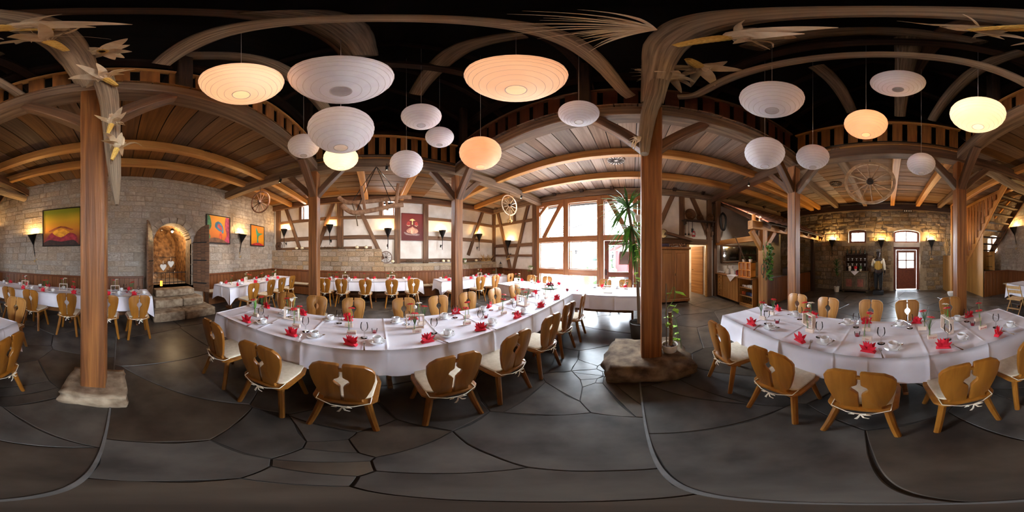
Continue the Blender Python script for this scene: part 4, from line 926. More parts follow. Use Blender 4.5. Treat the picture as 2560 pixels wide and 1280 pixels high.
# ------------------------------------------------------------------ paper lanterns
LIT = {0: None, 1: M('lantern_lit_soft', (252, 220, 196), (255, 230, 208), (1, 1, 1), 3, 2, .9, .1, emit=.045, trans=.4), 2: M('lantern_lit_pink', (252, 192, 160), (255, 214, 186), (1, 1, 1), 3, 2, .9, .1, emit=.05, trans=.4), 3: M('lantern_lit_bright', (255, 232, 200), (255, 244, 222), (1, 1, 1), 3, 2, .9, .1, emit=.09, trans=.4)}
rib_m = M('lantern_wire', (206, 198, 196))
def lantern(px, py, wpx, hpx, Rr, lit, lb):
    e = R((640-py)*K); sl = Rr/math.sin(R(wpx*K)*math.cos(e)/2); c = EYE+dirv(px, py)*sl
    sq = min(1.0, max(.62, hpx*K/(wpx*K*math.cos(e)))); 
    sq = .92*sq if sq < .97 else .97
    prof = []; n = 14
    for i in range(n+1):
        a = -PI/2+.22+(PI-.44)*i/n; prof.append((Rr*math.cos(a), Rr*sq*math.sin(a)))
        if i < n:
            a2 = -PI/2+.22+(PI-.44)*(i+.5)/n; f = .985; prof.append((Rr*math.cos(a2)*f, Rr*sq*math.sin(a2)*f))
    mt = LIT[lit] or paper
    r = thing('paper_lantern', lb, 'lantern', c, U(0, 6), 'paper lanterns')
    ob('paper_shade', G().lathe(prof, 36).mesh(mt, smooth='all'), r)
    rg = G(); k0 = prof[0][0]; z0 = prof[0][1]
    for i in range(0, len(prof), 2):
        rr, z = prof[i]; rg.tube([(rr*math.cos(t*PI/18)*1.002, rr*math.sin(t*PI/18)*1.002, z) for t in range(37)], .0013, 4, cap=False)
    o = ob('wire_ribs', rg.mesh(rib_m), r); o['kind'] = 'stuff'
    ob('bottom_ring', G().lathe([(k0, z0-.002), (k0*1.02, z0+.002), (k0*.94, z0+.006), (k0*.94, z0-.002), (k0, z0-.002)], 24).mesh(rib_m), r)
    zt = zr(c.y)-c.z+.02
    ob('cord', G().tube([(0, 0, prof[-1][1]), (0, 0, zt)], .0022, 5).mesh(rib_m), r)
    ob('spreader', G().tube([(-k0, 0, prof[-1][1]), (0, 0, prof[-1][1]+.03), (k0, 0, prof[-1][1])], .002, 4).mesh(steel), r)
    if lit: ob('bulb', G().ball((0, 0, .02), .045, 10, 8).mesh(MATS['warm_bulb'], smooth='all'), r); lamp(c+Vector((0, 0, .02)), (0, .75, .6, 1.7)[lit], (1, .93, .83), .06)
for a in ((603, 210, 214, 106, .29, 1, 'warm lit lantern nearest the corn post'), (852, 200, 264, 120, .36, 0, 'largest white lantern, above the big round one'), (852, 325, 168, 120, .34, 0, 'big round white lantern under the largest one'), (759, 365, 80, 65, .23, 0, 'small white lantern left of the big round one'), (852, 396, 88, 62, .25, 3, 'small lit lantern half hidden behind the big round one'), (1053, 292, 102, 67, .24, 0, 'white lantern upper of the pair over half-timbered wall'), (1099, 343, 72, 53, .22, 0, 'small white lantern lower right of the upper pair'), (1016, 410, 84, 70, .25, 0, 'white lantern in front of the hanging sledge'), (1290, 196, 258, 118, .36, 1, 'huge creamy flat lantern overhead in the middle'), (1201, 383, 106, 86, .27, 2, 'creamy lit round lantern left of the window aisle'), (1447, 284, 104, 65, .2, 0, 'bluish white lantern in front of the window aisle'), (1930, 249, 164, 93, .27, 0, 'large white lantern right of the boulder post'), (1912, 383, 102, 83, .25, 0, 'round white lantern above the bar post, left one'), (2032, 393, 84, 66, .23, 0, 'round white lantern above the bar post, right one'), (2165, 311, 110, 76, .22, 2, 'pinkish lit lantern over the back door gallery'), (2245, 209, 140, 64, .24, 0, 'white flat lantern with puckered base, upper right'), (2303, 410, 72, 59, .2, 0, 'small white lantern right of the big wheel'), (2445, 287, 142, 91, .26, 3, 'brightest lit lantern near the staircase post')):
    lantern(*a)

# ------------------------------------------------------------------ spot lamps on the beams
def spot(p, tgt, en, lb, ang=115, col=(1, .9, .78)):
    p, tgt = Vector(p), Vector(tgt); d = (tgt-p).normalized(); q = d.to_track_quat('-Z', 'Y')
    r = thing('spot_lamp', lb, 'lamp', p, group='beam spot lamps'); mt = q.to_matrix().to_4x4()
    ob('can', G().lathe([(.0, .09), (.03, .085), (.034, .0), (.036, -.01), (.03, -.01), (.028, .06)], 14, mt).mesh(iron, smooth=True), r)
    ob('bulb', G().ball((0, 0, 0), .024, 8, 6).mesh(MATS['warm_bulb'], smooth='all'), r); ob('bracket', G().tube([tuple(-d*.06), (0, 0, .09), (0, 0, .16)], .007, 6).mesh(iron), r)
    l = bpy.data.lights.new('spot', 'SPOT'); l.energy = en; l.color = col; l.spot_size = R(ang); l.spot_blend = .9; l.shadow_soft_size = .12
    o = bpy.data.objects.new('spot', l); COL.objects.link(o); o.location = p+d*.04; o.rotation_euler = q.to_euler()
SE = 190
spot((-3.42, -2.3, 3.62), (-4.6, -4.2, 1.6), SE*.55, 'glowing spot lamp on the beam by the left small wheel')
spot((-3.42, .22, 3.62), (-5.8, .3, 1.2), SE*.5, 'glowing spot lamp on the beam above the hanging sledge')
spot((-3.42, 4.2, 3.62), (-4.8, 4.0, .8), SE*.35, 'glowing spot lamp on the beam by the right small wheel')
spot((2.86, 3.3, 3.62), (3.4, 4.4, .9), SE*.3, 'tiny spot lamp on the beam near the bar roof')
spot((3.25, -.9, 3.62), (5.6, -1.0, .4), SE*.3, 'spot lamp on the beam right of the big wheel')

# ------------------------------------------------------------------ torch sconces
TORCH = [('torch_cone', G().lathe([(.014, -.37), (.03, -.32), (.16, 0), (.155, 0), (.026, -.31), (0, -.36)], 18).mesh(torch_m, smooth=True), []), ('stem', G().tube([(0, 0, -.36), (0, 0, -.82)], [.016, .011], 8).mesh(iron), []), ('bulb', G().ball((0, 0, -.13), .03, 8, 6).mesh(MATS['warm_bulb'], smooth='all'), [])]
gs = G()
for k in range(16): a = U(0, 6.3); gs.blade([(0, 0, -.66), (math.cos(a)*.03, math.sin(a)*.03, -.78), (math.cos(a)*.1, math.sin(a)*.08, -.9+U(-.03, .03))], [.004, .005, .002])
for k in range(9): a = U(0, 6.3); gs.ball((math.cos(a)*.07, math.sin(a)*.06, -.88+U(-.03, .03)), .022, 6, 4, (1, 1, 1.4))
STRAW = gs.mesh(straw_m)
def sconce(px, py, wall, straw, lb, en=12, tilt=0):
    o_ = .19
    p, rz = {'S': lambda: (aty(px, py, YS+o_), 0), 'W': lambda: (atx(px, py, XW+o_), -PI/2), 'N': lambda: (aty(px, py, YN-o_), PI), 'E': lambda: (atx(px, py, XE-o_), PI/2)}[wall]()
    r = put('torch_sconce', TORCH, lb, 'sconce', p, rz, 'torch sconces'); ob('wall_bracket', G().tube([(0, 0, -.62), (0, -o_-.02, -.66)], .01, 6).box(-.03, .03, -o_-.02, -o_+.0, -.72, -.6).mesh(iron), r)
    if straw: ob('straw_bunch', STRAW, r)
    r.rotation_euler = (-R(14) if tilt else 0, 0, rz)
    inw = Vector((math.sin(-rz), math.cos(rz), 0)); lamp(p-inw*.04+Vector((0, 0, .015)), en, (1, .62, .22), .03)
for a in ((80, 585, 'S', 1, 'black torch sconce left of the yellow-red painting', 20, 1), (607, 585, 'S', 1, 'black torch sconce between the two small bright paintings', 20, 1), (2533, 567, 'S', 1, 'black torch sconce beside the small plant window', 20, 1), (710, 573, 'W', 0, 'black torch sconce at the left end of the half-timbered wall'), (824, 562, 'W', 0, 'black torch sconce right of the first inner post'), (970, 571, 'W', 0, 'black torch sconce left of the garlic painting'), (1106, 576, 'W', 0, 'black torch sconce right of the garlic painting'), (1198, 585, 'W', 0, 'black torch sconce right of the second inner post'), (1270, 601, 'N', 1, 'black torch sconce under the right small wheel'), (2080, 600, 'E', 0, 'black torch sconce at the tip of the tiled bar roof', 30), (2203, 600, 'E', 0, 'black torch sconce above the waiter figure', 30), (2329, 600, 'E', 1, 'black torch sconce right of the back door', 30)):
    sconce(*a)

# ------------------------------------------------------------------ paintings
def gradmat(name, stops, z0, z1, ns=2.2, amp=.12):
    m = bpy.data.materials.new(name); m.use_nodes = True; nt = m.node_tree; N, L = nt.nodes, nt.links; b = N['Principled BSDF']; b.inputs['Roughness'].default_value = .55
    tc = N.new('ShaderNodeTexCoord'); sp = N.new('ShaderNodeSeparateXYZ'); L.new(tc.outputs['Object'], sp.inputs[0])
    mr = N.new('ShaderNodeMapRange'); mr.inputs[1].default_value = z0; mr.inputs[2].default_value = z1; L.new(sp.outputs[2], mr.inputs[0])
    no = N.new('ShaderNodeTexNoise'); no.inputs['Scale'].default_value = ns; no.inputs['Detail'].default_value = 4; L.new(tc.outputs['Object'], no.inputs[0])
    ma = N.new('ShaderNodeMath'); ma.operation = 'MULTIPLY_ADD'; ma.inputs[1].default_value = amp; L.new(no.outputs['Fac'], ma.inputs[0]); L.new(mr.outputs[0], ma.inputs[2])
    cr = N.new('ShaderNodeValToRGB'); el = cr.color_ramp.elements
    while len(el) < len(stops): el.new(.5)
    for e, (p, c) in zip(el, stops): e.position = p; e.color = lin(c)
    L.new(ma.outputs[0], cr.inputs[0]); L.new(cr.outputs[0], b.inputs['Base Color']); return m
def painting(c, rz, w_, h_, fr, cv, lb, shapes=()):
    r = thing('painting', lb, 'painting', c, rz); fm = M('frame_%s' % len(MATS), fr); a, b = w_/2, h_/2; t = .035
    ob('canvas', G().box(-a+t*.5, a-t*.5, -.012, 0.004, -b+t*.5, b-t*.5).mesh(cv), r)
    for bx in ((-a, a, b-t, b), (-a, a, -b, -b+t), (-a, -a+t, -b+t, b-t), (a-t, a, -b+t, b-t)): ob('frame_bar', G().box(bx[0], bx[1], -.02, .02, bx[2], bx[3]).mesh(fm, bevel=.004), r)
    for k, (nm, poly, col) in enumerate(shapes):
        c1 = col if isinstance(col, bpy.types.Material) else M('paint_%d' % len(MATS), col, tuple(min(255, int(v*1.3+18)) for v in col), (1, 1, 1), 9, 3, .55)
        P = smoothpts([(x, 0, z) for x, z in poly]+[(poly[0][0], 0, poly[0][1])], 3)[:-1]
        ob(nm, G().prism([(p.x, p.z) for p in P], .004, .0055+.0006*k).mesh(c1), r)
painting((1.77, YS+.06, 2.5), 0, 1.26, 1.2, (22, 18, 16), gradmat('sunset_canvas', [(0, (60, 20, 14)), (.3, (150, 70, 16)), (.5, (206, 128, 14)), (.72, (206, 160, 20)), (.95, (130, 140, 18))], -.6, .6), 'large framed painting with yellow-green sky over red earth forms', [
    ('red_earth', [(-.52, -.54), (-.5, -.3), (-.3, -.2), (0, -.3), (.25, -.16), (.45, -.3), (.54, -.54), (0, -.56)], (130, 22, 36)), ('dark_ground', [(-.56, -.56), (-.4, -.42), (0, -.46), (.4, -.4), (.56, -.56)], (40, 18, 16)), ('gold_lens', [(-.28, -.18), (0, -.06), (.28, -.18), (0, -.33)], (206, 128, 20)), ('dark_rim', [(-.4, -.1), (0, .02), (.4, -.12), (.3, -.13), (0, -.03), (-.3, -.12)], (120, 52, 14))])
painting((-3.2, YS+.06, 2.53), 0, 1.0, 1.0, (24, 18, 16), gradmat('orange_canvas', [(0, (150, 66, 20)), (.4, (214, 112, 20)), (1, (232, 150, 20))], -.5, .5), 'framed orange painting with a colourful beaked creature', [
    ('green_plant', [(.47, -.4), (.47, .4), (.36, .42), (.3, .1), (.4, -.1), (.34, -.3)], (40, 92, 50)), ('pink_edge', [(-.47, .42), (-.3, .45), (-.26, .1), (-.34, -.2), (-.2, -.45), (-.47, -.45)], (140, 40, 60)), ('creature_body', [(.14, .22), (.02, .28), (-.12, .2), (-.2, 0), (-.18, -.14), (-.06, -.08), (.06, -.02), (.16, .08)], (40, 88, 110)), ('creature_wing', [(.02, .2), (-.1, .12), (-.14, -.04), (-.02, .02), (.06, .1)], (150, 44, 40)), ('creature_leg', [(-.06, -.06), (-.02, -.3), (-.1, -.42), (-.14, -.3), (-.12, -.1)], (170, 60, 30)), ('mound', [(-.4, -.47), (-.1, -.34), (.2, -.3), (.46, -.38), (.46, -.47)], (90, 54, 30))])
painting((-5.2, YS+.06, 2.47), 0, .88, .9, (24, 18, 16), gradmat('amber_canvas', [(0, (190, 60, 20)), (.35, (226, 150, 20)), (1, (220, 116, 20))], -.45, .45), 'framed amber painting with a green forked tail shape', [
    ('green_tail', [(.05, -.36), (-.05, -.36), (-.04, -.05), (-.3, .1), (-.36, .12), (-.06, .12), (.0, .2), (.12, .34), (.1, .1), (.05, -.04)], (44, 110, 84)), ('red_base', [(-.42, -.42), (-.1, -.3), (.2, -.34), (.42, -.42)], (140, 26, 30))])
c_ = atx(1031, 567, XW+.06)
painting(c_, -PI/2, yw(1058)-yw(1004), zw(1031, 534)-zw(1031, 601), (96, 24, 20), gradmat('dark_red_canvas', [(0, (84, 18, 16)), (1, (120, 34, 28))], -.4, .4), 'dark red painting of a garlic bulb with pale blossoms', [
    ('garlic_bulb', [(0, .02), (-.05, -.03), (-.2, -.1), (-.24, -.2), (-.12, -.28), (.12, -.28), (.24, -.2), (.2, -.1), (.05, -.03)], (150, 104, 84)), ('garlic_clove', [(0, .0), (-.06, -.12), (-.05, -.27), (.05, -.27), (.06, -.12)], (176, 130, 104)), ('garlic_peel', [(-.3, -.3), (-.1, -.27), (.1, -.31), (.34, -.22), (.28, -.33), (0, -.36), (-.26, -.36)], (120, 96, 92)), ('pale_blossom', [(-.12, .27), (0, .34), (.12, .27), (.02, .24), (.02, .1), (-.02, .1), (-.02, .24)], (216, 184, 120)), ('red_blossom', [(-.2, .2), (-.12, .2), (-.1, .1), (-.18, .06), (-.24, .1)], (150, 40, 34)), ('red_blossom', [(.2, .2), (.12, .2), (.1, .1), (.18, .06), (.24, .1)], (150, 40, 34)), ('pale_sepal', [(-.26, .08), (-.16, .04), (-.08, .07), (-.16, .02)], (206, 170, 140)), ('pale_sepal', [(.26, .08), (.16, .04), (.08, .07), (.16, .02)], (206, 170, 140))])

# ------------------------------------------------------------------ wagon wheels
def wheel(c, rz, rad, lb, mt, ns=12, hang=None, tilt=0, straw=False):
    r = thing('wagon_wheel', lb, 'wheel', c, rz); r.rotation_euler = (tilt, 0, rz); t = rad*.075; n = 40
    rim = [(rad*math.cos(2*PI*k/n), 0, rad*math.sin(2*PI*k/n)) for k in range(n)]
    g = G(); v = []
    for k in range(n):
        a = 2*PI*k/n
        for rr, y in ((rad, -.03), (rad, .03), (rad-t*1.5, .024), (rad-t*1.5, -.024)): v.append((rr*math.cos(a), y*rad*1.6, rr*math.sin(a)))
    g.add(v, [(k*4+i, k*4+(i+1) % 4, ((k+1) % n)*4+(i+1) % 4, ((k+1) % n)*4+i) for k in range(n) for i in range(4)])
    ob('rim', g.mesh(mt), r); RX = Matrix.Rotation(PI/2, 4, 'X')
    ob('hub', G().lathe([(0, -.22*rad), (.09*rad, -.22*rad), (.13*rad, -.1*rad), (.15*rad, 0), (.13*rad, .1*rad), (.09*rad, .24*rad), (.05*rad, .24*rad), (.05*rad, .18*rad), (0, .18*rad)], 16, RX).mesh(dark_w, smooth=True), r)
    sm = G().tube([(.12*rad, 0, 0), (.5*rad, 0, 0), (rad-t*1.3, 0, 0)], [.038*rad, .03*rad, .026*rad], 6).mesh(mt, smooth=True)
    for k in range(ns): ob('spoke', sm, r, rot=(0, -2*PI*k/ns+.1, 0))
    if hang: ob('chain', G().tube([(0, 0, rad), (0, 0, rad+hang)], .006, 5).mesh(iron), r)
    if straw: ob('straw_bunch', STRAW, r, (0, -.02, -rad+.7))
whl = M('wheel_wood', (136, 102, 70), (176, 138, 100), (3, 3, 3), 4, 4, .6, .2)
whd = M('wheel_wood_dark', (70, 40, 24), (98, 60, 38), (3, 3, 3), 4, 4, .6, .2)
c = atx(2175, 455, 3.32); wheel(c, PI/2+.1, .53, 'large pale wagon wheel hanging before the back door wall', whl, 12, ZC-c.z-.525)
wheel((-3.56, -3.08, 3.22), PI/2, .35, 'dark small wagon wheel hanging by the stone wall', whd, 12, .18)
wheel((-3.56, 3.78, 3.27), PI/2, .36, 'small wagon wheel with straw hanging near the big window', whl, 12, .12, straw=True)
for px, py, rr, lb in ((697, 616, .2, 'little dark wheel on the ledge at the left corner'), (965, 644, .24, 'little dark wheel leaning on the stone ledge under the painting')):
    wheel((XW+.12, yw(px)*.98, (1.875 if px < 800 else 1.31)+rr), PI/2, rr, lb, whd, 10)

# ------------------------------------------------------------------ hanging sledge
r = thing('hanging_sledge', 'old wooden horn sledge hanging on chains from the beam', 'sledge')
sl_w = M('sledge_wood', (136, 98, 72), (176, 138, 108), gx, 3, 5, .7, .4)
XSL = -3.1
ra = [atx(px, py, XSL-.1) for px, py in ((847, 493), (860, 503), (880, 507), (940, 502), (1000, 494), (1028, 493))]; rb = [atx(px, py, XSL+.2) for px, py in ((855, 513), (870, 526), (890, 532), (940, 524), (980, 515), (1008, 512))]
ob('runner', G().tube(smoothpts(ra, 4), .035, 8, flat=1.3).mesh(sl_w, smooth=True), r); ob('runner', G().tube(smoothpts(rb, 4), .035, 8, flat=1.3).mesh(sl_w, smooth=True), r)
for (a, b) in (((904, 466), (912, 525)), ((996, 460), (990, 512))): beam('upright', atx(*a, XSL), atx(*b, XSL+.05), .05, .06, sl_w, r)
beam('cross_bar', ra[3]+Vector((0, .2, 0)), rb[3]+Vector((0, .2, 0)), .05, .04, sl_w, r)
ob('rope', G().tube([ra[2], rb[2]+Vector((0, 0, -.05)), rb[2]+Vector((0, .03, -.25))], .012, 6).mesh(rope_m), r)
top = Vector((-3.52, .0, 3.75))
for q in (ra[2], ra[4], rb[2], rb[4]): ob('chain', G().tube([top, q], .007, 5).mesh(iron), r)

# ------------------------------------------------------------------ dried corn on the crooked logs
def corn_parts(sd):
    q = random.Random(sd); g = G(); n, m = 16, 22; v = []
    for i in range(m+1):
        t = i/m; rr = .033*math.sqrt(max(0, 1-(1-min(1, t*5))**2))*(1-.45*t**2)
        for k in range(n): a = 2*PI*k/n; b = 1+.11*((k % 2)*2-1)*(1 if i % 2 else .3); v.append((rr*b*math.cos(a), rr*b*math.sin(a), -.2*t))
    g.add(v, [(i*n+k, i*n+(k+1) % n, (i+1)*n+(k+1) % n, (i+1)*n+k) for i in range(m) for k in range(n)]); g.add([(0, 0, -.2)], [])
    P = [('cob', g.mesh(corn_m), [])]
    for k in range(11):
        a = 2*PI*k/11+q.uniform(-.4, .4); l = q.uniform(.07, .26); c, s_ = math.cos(a), math.sin(a); up = q.uniform(-.02, .2); cu = q.uniform(-.08, .06)
        P.append(('husk_leaf', G().blade(smoothpts([(c*.012, s_*.012, -.02), (c*.05, s_*.05, .03), (c*l*.6, s_*l*.6, up*.7), (c*l, s_*l, up+cu)], 3), lerpl([.018, .042, .046, .03, .003], 10), (-s_, c, .3), None, .0008).mesh(husk_m), []))
    return P
CORN = [corn_parts(s_) for s_ in (1, 2, 3)]
for i, (p, tx, tz, scl, lb) in enumerate(((aty(258, 128, -.98), .3, 0, 1.15, 'large dried corn cob with pale husks, highest on the corn post'), (aty(262, 196, -1.0), .5, 2, .85, 'dried corn cob second from top beside the corn post'), (aty(280, 308, -1.02), .35, 4, .55, 'dried corn cob third from top beside the corn post'), (aty(294, 368, -1.04), -.4, 1, .58, 'lowest dried corn cob beside the corn post'), (atz(112, 100, 4.62), 1.2, 3, 1.2, 'slender dried corn cob on the overhead log left of the corn post'), (atz(40, 66, 4.75), 1.3, 5.3, 1.3, 'dried corn cob with very long husk on the overhead log'),
                                           (aty(1668, 195, 1.48), .4, 1, 1.5, 'dried corn cob facing left on the log above the boulder'), (aty(1750, 168, 1.3), 1.0, 2.4, 1.6, 'dried corn cob pointing down on the boulder post log'), (atz(1835, 92, 4.72), 1.35, .6, 1.7, 'biggest dried corn cob with wide husks on the overhead log'), (atz(2500, 74, 4.78), 1.3, 2.2, 1.4, 'dried corn cob with spread husks on the overhead log at right'))):
    o = put('dried_corn', CORN[i % 3], lb, 'corn', p, tz, 'dried corn'); o.rotation_euler = (tx, 0, tz); o.scale = (scl,)*3
for p, l, nn, lb in ((aty(1650, 188, 1.55), .32, 40, 'tangled straw bunch on the log above the boulder'), (atz(1640, 75, 4.72), .55, 34, 'long spiky straw bunch on the overhead log'), (aty(1600, 352, 1.66), .14, 18, 'small straw tuft on the log tip by the window')):
    g = G()
    for k in range(nn):
        a = U(0, 6.3); e = U(-.5, .6); l2 = l*U(.5, 1); c = Vector((math.cos(a)*math.cos(e)*.7-.8, math.sin(a)*math.cos(e)*.8-.2, math.sin(e)*.8)).normalized()
        g.blade([(0, 0, 0), c*l2*.5+Vector((U(-.02, .02), U(-.02, .02), .03)), c*l2+Vector((0, 0, U(-.12, .03)))], [.006, .009, .001], None, None, .0008)
    tag(ob('straw_bunch', g.mesh(husk_m), None, p), lb, 'straw')

# ------------------------------------------------------------------ plants
def pothos(r, pts, n, sz, mt):
    P = smoothpts(pts, 6); ob('vine', G().tube(P, .0035, 5).mesh(stem_m), r)
    for k in range(n):
        p = P[int((k+.5)/n*(len(P)-1))]; a = U(0, 6.3); s_ = sz*U(.7, 1.2); d = Vector((math.cos(a), math.sin(a), -.35))
        ob('leaf', G().blade([p, p+d*s_*.25, p+d*s_*.6+Vector((0, 0, .01)), p+d*s_], [.002, s_*.33, s_*.3, .001]).mesh(mt), r)
pp = (.455, 1.95, .262)
r = thing('potted_pothos', 'climbing pothos on a moss pole in a white pot on the boulder', 'plant', pp)
ob('pot', G().lathe([(0, 0), (.06, 0), (.085, .03), (.1, .1), (.1, .14), (.09, .14), (.088, .1), (0, .1)], 24).mesh(pot_w, smooth=True), r); ob('soil', G().lathe([(0, .125), (.06, .122), (.09, .112)], 14).mesh(soil_m), r)
ob('moss_pole', G().tube([(.01, 0, .1), (.015, .0, .4), (.0, 0, .62)], [.028, .026, .022], 10).mesh(M('moss_pole', (96, 66, 42), (140, 104, 70), (1, 1, 1), 40, 3, .95, .8)), r)
ob('support_stick', G().tube([(-.045, -.02, .1), (-.05, -.02, 1.0)], .007, 6).mesh(rope_m), r)
pothos(r, [(0, .02, .13), (.06, .02, .35), (-.05, .03, .6), (.06, 0, .8), (.05, .0, .95), (-.03, 0, .78)], 5, .13, green_y); pothos(r, [(.02, -.02, .13), (.1, 0, .3), (.08, 0, .5), (.02, -.03, .62), (.09, 0, .72)], 4, .14, green_y)
pothos(r, [(0, 0, .62), (.09, .03, .4), (.14, .02, .2), (.16, .04, .0)], 1, .06, green_y)
# tall yucca left of the boulder post
r = thing('yucca_plant', 'tall yucca with spiky green leaves between post and garden door', 'plant', (.12, 2.95, 0))
ob('planter', G().lathe([(0, 0), (.14, 0), (.18, .34), (.16, .34), (.155, .3), (0, .3)], 20).mesh(M('grey_planter', (70, 66, 64), rough=.6), smooth=True), r)
def crown(c, n, l, up):
    for k in range(n):
        a = U(0, 6.3); e = U(-.7, 1.25) if up else U(-1.3, .4); l2 = l*U(.65, 1); d = Vector((math.cos(a)*math.cos(e), math.sin(a)*math.cos(e), math.sin(e)))
        ob('leaf', G().blade([c, c+d*l2*.5, c+d*l2+Vector((0, 0, -l2*.25))], [.016, .024, .001], None, None, .001).mesh(green if k % 3 else green_d), r)
tk = [(0, 0, .3), (-.03, 0, 1.2), (-.12, .02, 2.0), (-.2, 0, 2.5)]
ob('trunk', G().tube(smoothpts(tk, 4), .03, 8).mesh(rope_m), r)
crown(Vector((-.2, 0, 2.5)), 56, .66, True); crown(Vector((-.16, 0, 2.15)), 34, .6, False); crown(Vector((-.1, .02, 1.85)), 30, .56, False)
r = thing('hanging_pothos', 'light green pothos trailing down left of the boulder post', 'plant', (.1, 2.6, 2.2)); pothos(r, [(0, 0, 0), (-.02, 0, -.3), (.0, 0, -.6), (-.03, 0, -.9), (-.05, 0, -1.05)], 13, .1, green_y)
ob('hanging_pot', G().lathe([(0, -.05), (.05, -.05), (.07, .06), (.06, .06), (0, .03)], 14).mesh(pot_w, smooth=True), r); ob('cord', G().tube([(0, 0, .05), (0, 0, 1.9)], .003, 5).mesh(rope_m), r)
# potted trailing plants on the ledges, gourds and dried fruit on the plinth
for (px, py, lb) in ((1163, 655, 'trailing plant in a white pot on the ledge right of second inner post'), (1328, 672, 'trailing plant in a white pot on the wainscot left of the big window')):
    p = atx(px, py, XW+.3) if px < 1200 else aty(px, py, YN-.12); p.z = 1.3+.02 if px < 1200 else 1.02
    r = thing('potted_ivy', lb, 'plant', p); ob('pot', G().lathe([(0, 0), (.05, 0), (.07, .11), (.06, .11), (0, .08)], 14).mesh(pot_w, smooth=True), r)
    for k in range(5): a = U(0, 6.3); pothos(r, [(0, 0, .1), (math.cos(a)*.07, math.sin(a)*.05, .17), (math.cos(a)*.12, math.sin(a)*.08, .1), (math.cos(a)*.14, math.sin(a)*.1, -.08)], 5, .08, green)
go = M('pale_gourd', (222, 206, 168), (236, 222, 190), (1, 1, 1), 6, 2, .5)
for i, (px, lb) in enumerate(((740, 'first pale gourd from left on the stone ledge'), (754, 'second pale gourd from left on the stone ledge'), (892, 'third pale gourd from left on the stone ledge'), (915, 'fourth pale gourd from left on the stone ledge'), (982, 'pale gourd right of the ledge wheel'), (1110, 'pale gourd left of the second inner post, first'), (1122, 'pale gourd left of the second inner post, second'), (1192, 'pale gourd on the ledge right of second inner post'))):
    y = yw(px)*.965; z = 1.88 if y < .15 else 1.33
    put('gourd', [('fruit', G().ball((0, 0, .06), .075, 14, 8, (1, 1, .75)).mesh(go, smooth='all'), []), ('stalk', G().tube([(0, 0, .11), (.01, 0, .15)], .008, 5).mesh(rope_m), [])], lb, 'gourd', (XW+.17, y, z), U(0, 6), 'gourds on the ledge')
for (px0, px1, z, lb) in ((800, 860, 1.88, 'dried twig garland on the high ledge'), (1015, 1085, 1.33, 'dried twig garland on the low ledge under the painting'), (1205, 1232, 1.33, 'dry flower bunch on the ledge in the corner')):
    g = G()
    for k in range(46):
        y = (yw(px0)+(yw(px1)-yw(px0))*U(0, 1))*.965; a = U(0, 6.3); l = U(.06, .2) if px0 < 1200 else U(.2, .5)
        g.blade([(XW+.16, y, z+.02), (XW+.16+math.cos(a)*l*.3, y+math.sin(a)*l*.5, z+l*.5), (XW+.16+math.cos(a)*l*.35, y+math.sin(a)*l*.8, z+l*.8)], [.006, .01, .002])
    g.tube([(XW+.16, yw(px0)*.965, z+.015), (XW+.16, yw(px1)*.965, z+.015)], .012, 5)
    tag(ob('dried_garland', g.mesh(straw_m if px0 > 1200 else M('dry_twig', (70, 56, 40), (104, 84, 56), (1, 1, 1), 20, 2, .9)), None), lb, 'garland')
# black lantern on the corner ledge
put('candle_lantern', [('cage', G().tube([(.05, .05, 0), (.05, .05, .2)], .005, 5).tube([(-.05, .05, 0), (-.05, .05, .2)], .005, 5).tube([(.05, -.05, 0), (.05, -.05, .2)], .005, 5).tube([(-.05, -.05, 0), (-.05, -.05, .2)], .005, 5).box(-.06, .06, -.06, .06, 0, .015).mesh(iron), []), ('roof', G().lathe([(.08, .2), (.02, .28), (.015, .3), (0, .3)], 4).mesh(iron), []), ('handle_ring', G().tube([(.03*math.cos(t), 0, .32+.03*math.sin(t)) for t in [i*.63 for i in range(11)]], .003, 5).mesh(iron), [])], 'black metal lantern on the wainscot in the window corner', 'lantern', (xn(1252)*.985, YN-.1, 1.02))

# ------------------------------------------------------------------ armoire and the wall above it
r = thing('armoire', 'tall honey pine wardrobe with two panelled doors', 'wardrobe', (.82, 5.14, 0))
ob('body', G().box(0, 1.05, .03, .5, .08, 1.82).mesh(armo_w, bevel=.006), r); ob('cornice', G().box(-.05, 1.1, -.04, .52, 1.82, 1.9).mesh(armo_w, bevel=.02, seg=2), r); ob('plinth', G().box(-.02, 1.07, 0, .5, .06, .16).mesh(armo_w, bevel=.01), r)
for x in (.06, .99): ob('bun_foot', G().ball((x, .08, .04), .05, 10, 6, (1, 1, .8)).mesh(armo_w, smooth='all'), r)
for a, b in ((.04, .52), (.53, 1.01)):
    d = ob('wardrobe_door', G().box(a, b, .005, .03, .18, 1.8).mesh(armo_w, bevel=.004), r); ob('door_panel', G().box(a+.08, b-.08, -.008, .01, .28, 1.7).mesh(armo_w, bevel=.012), d)
    if a > .3: ob('keyhole', G().box(a+.03, a+.045, 0, .01, .95, 1.03).mesh(iron), d)
g = G(); [g.ball((U(0, .5), U(-.1, .1), U(0, .09)), .025, 6, 4, jit=.2) for _ in range(60)]
o = tag(ob('dried_flowers', g.mesh(M('dry_blossom', (104, 62, 52), (190, 150, 120), (1, 1, 1), 14, 3, .9)), None, (1.25, 5.35, 1.92)), 'heap of dried flowers on top of the wardrobe', 'flowers'); o['kind'] = 'stuff'
put('crate', [('crate_side', G().box(0, .36, 0, .02, 0, .1).mesh(M('violet_cloth', (72, 60, 92))), []), ('crate_side', G().box(0, .36, .22, .24, 0, .1).mesh(MATS['violet_cloth']), []), ('crate_end', G().box(0, .02, .02, .22, 0, .1).mesh(MATS['violet_cloth']), []), ('crate_end', G().box(.34, .36, .02, .22, 0, .1).mesh(MATS['violet_cloth']), [])], 'violet crate on the left of the wardrobe top', 'crate', (.84, 5.22, 1.905))
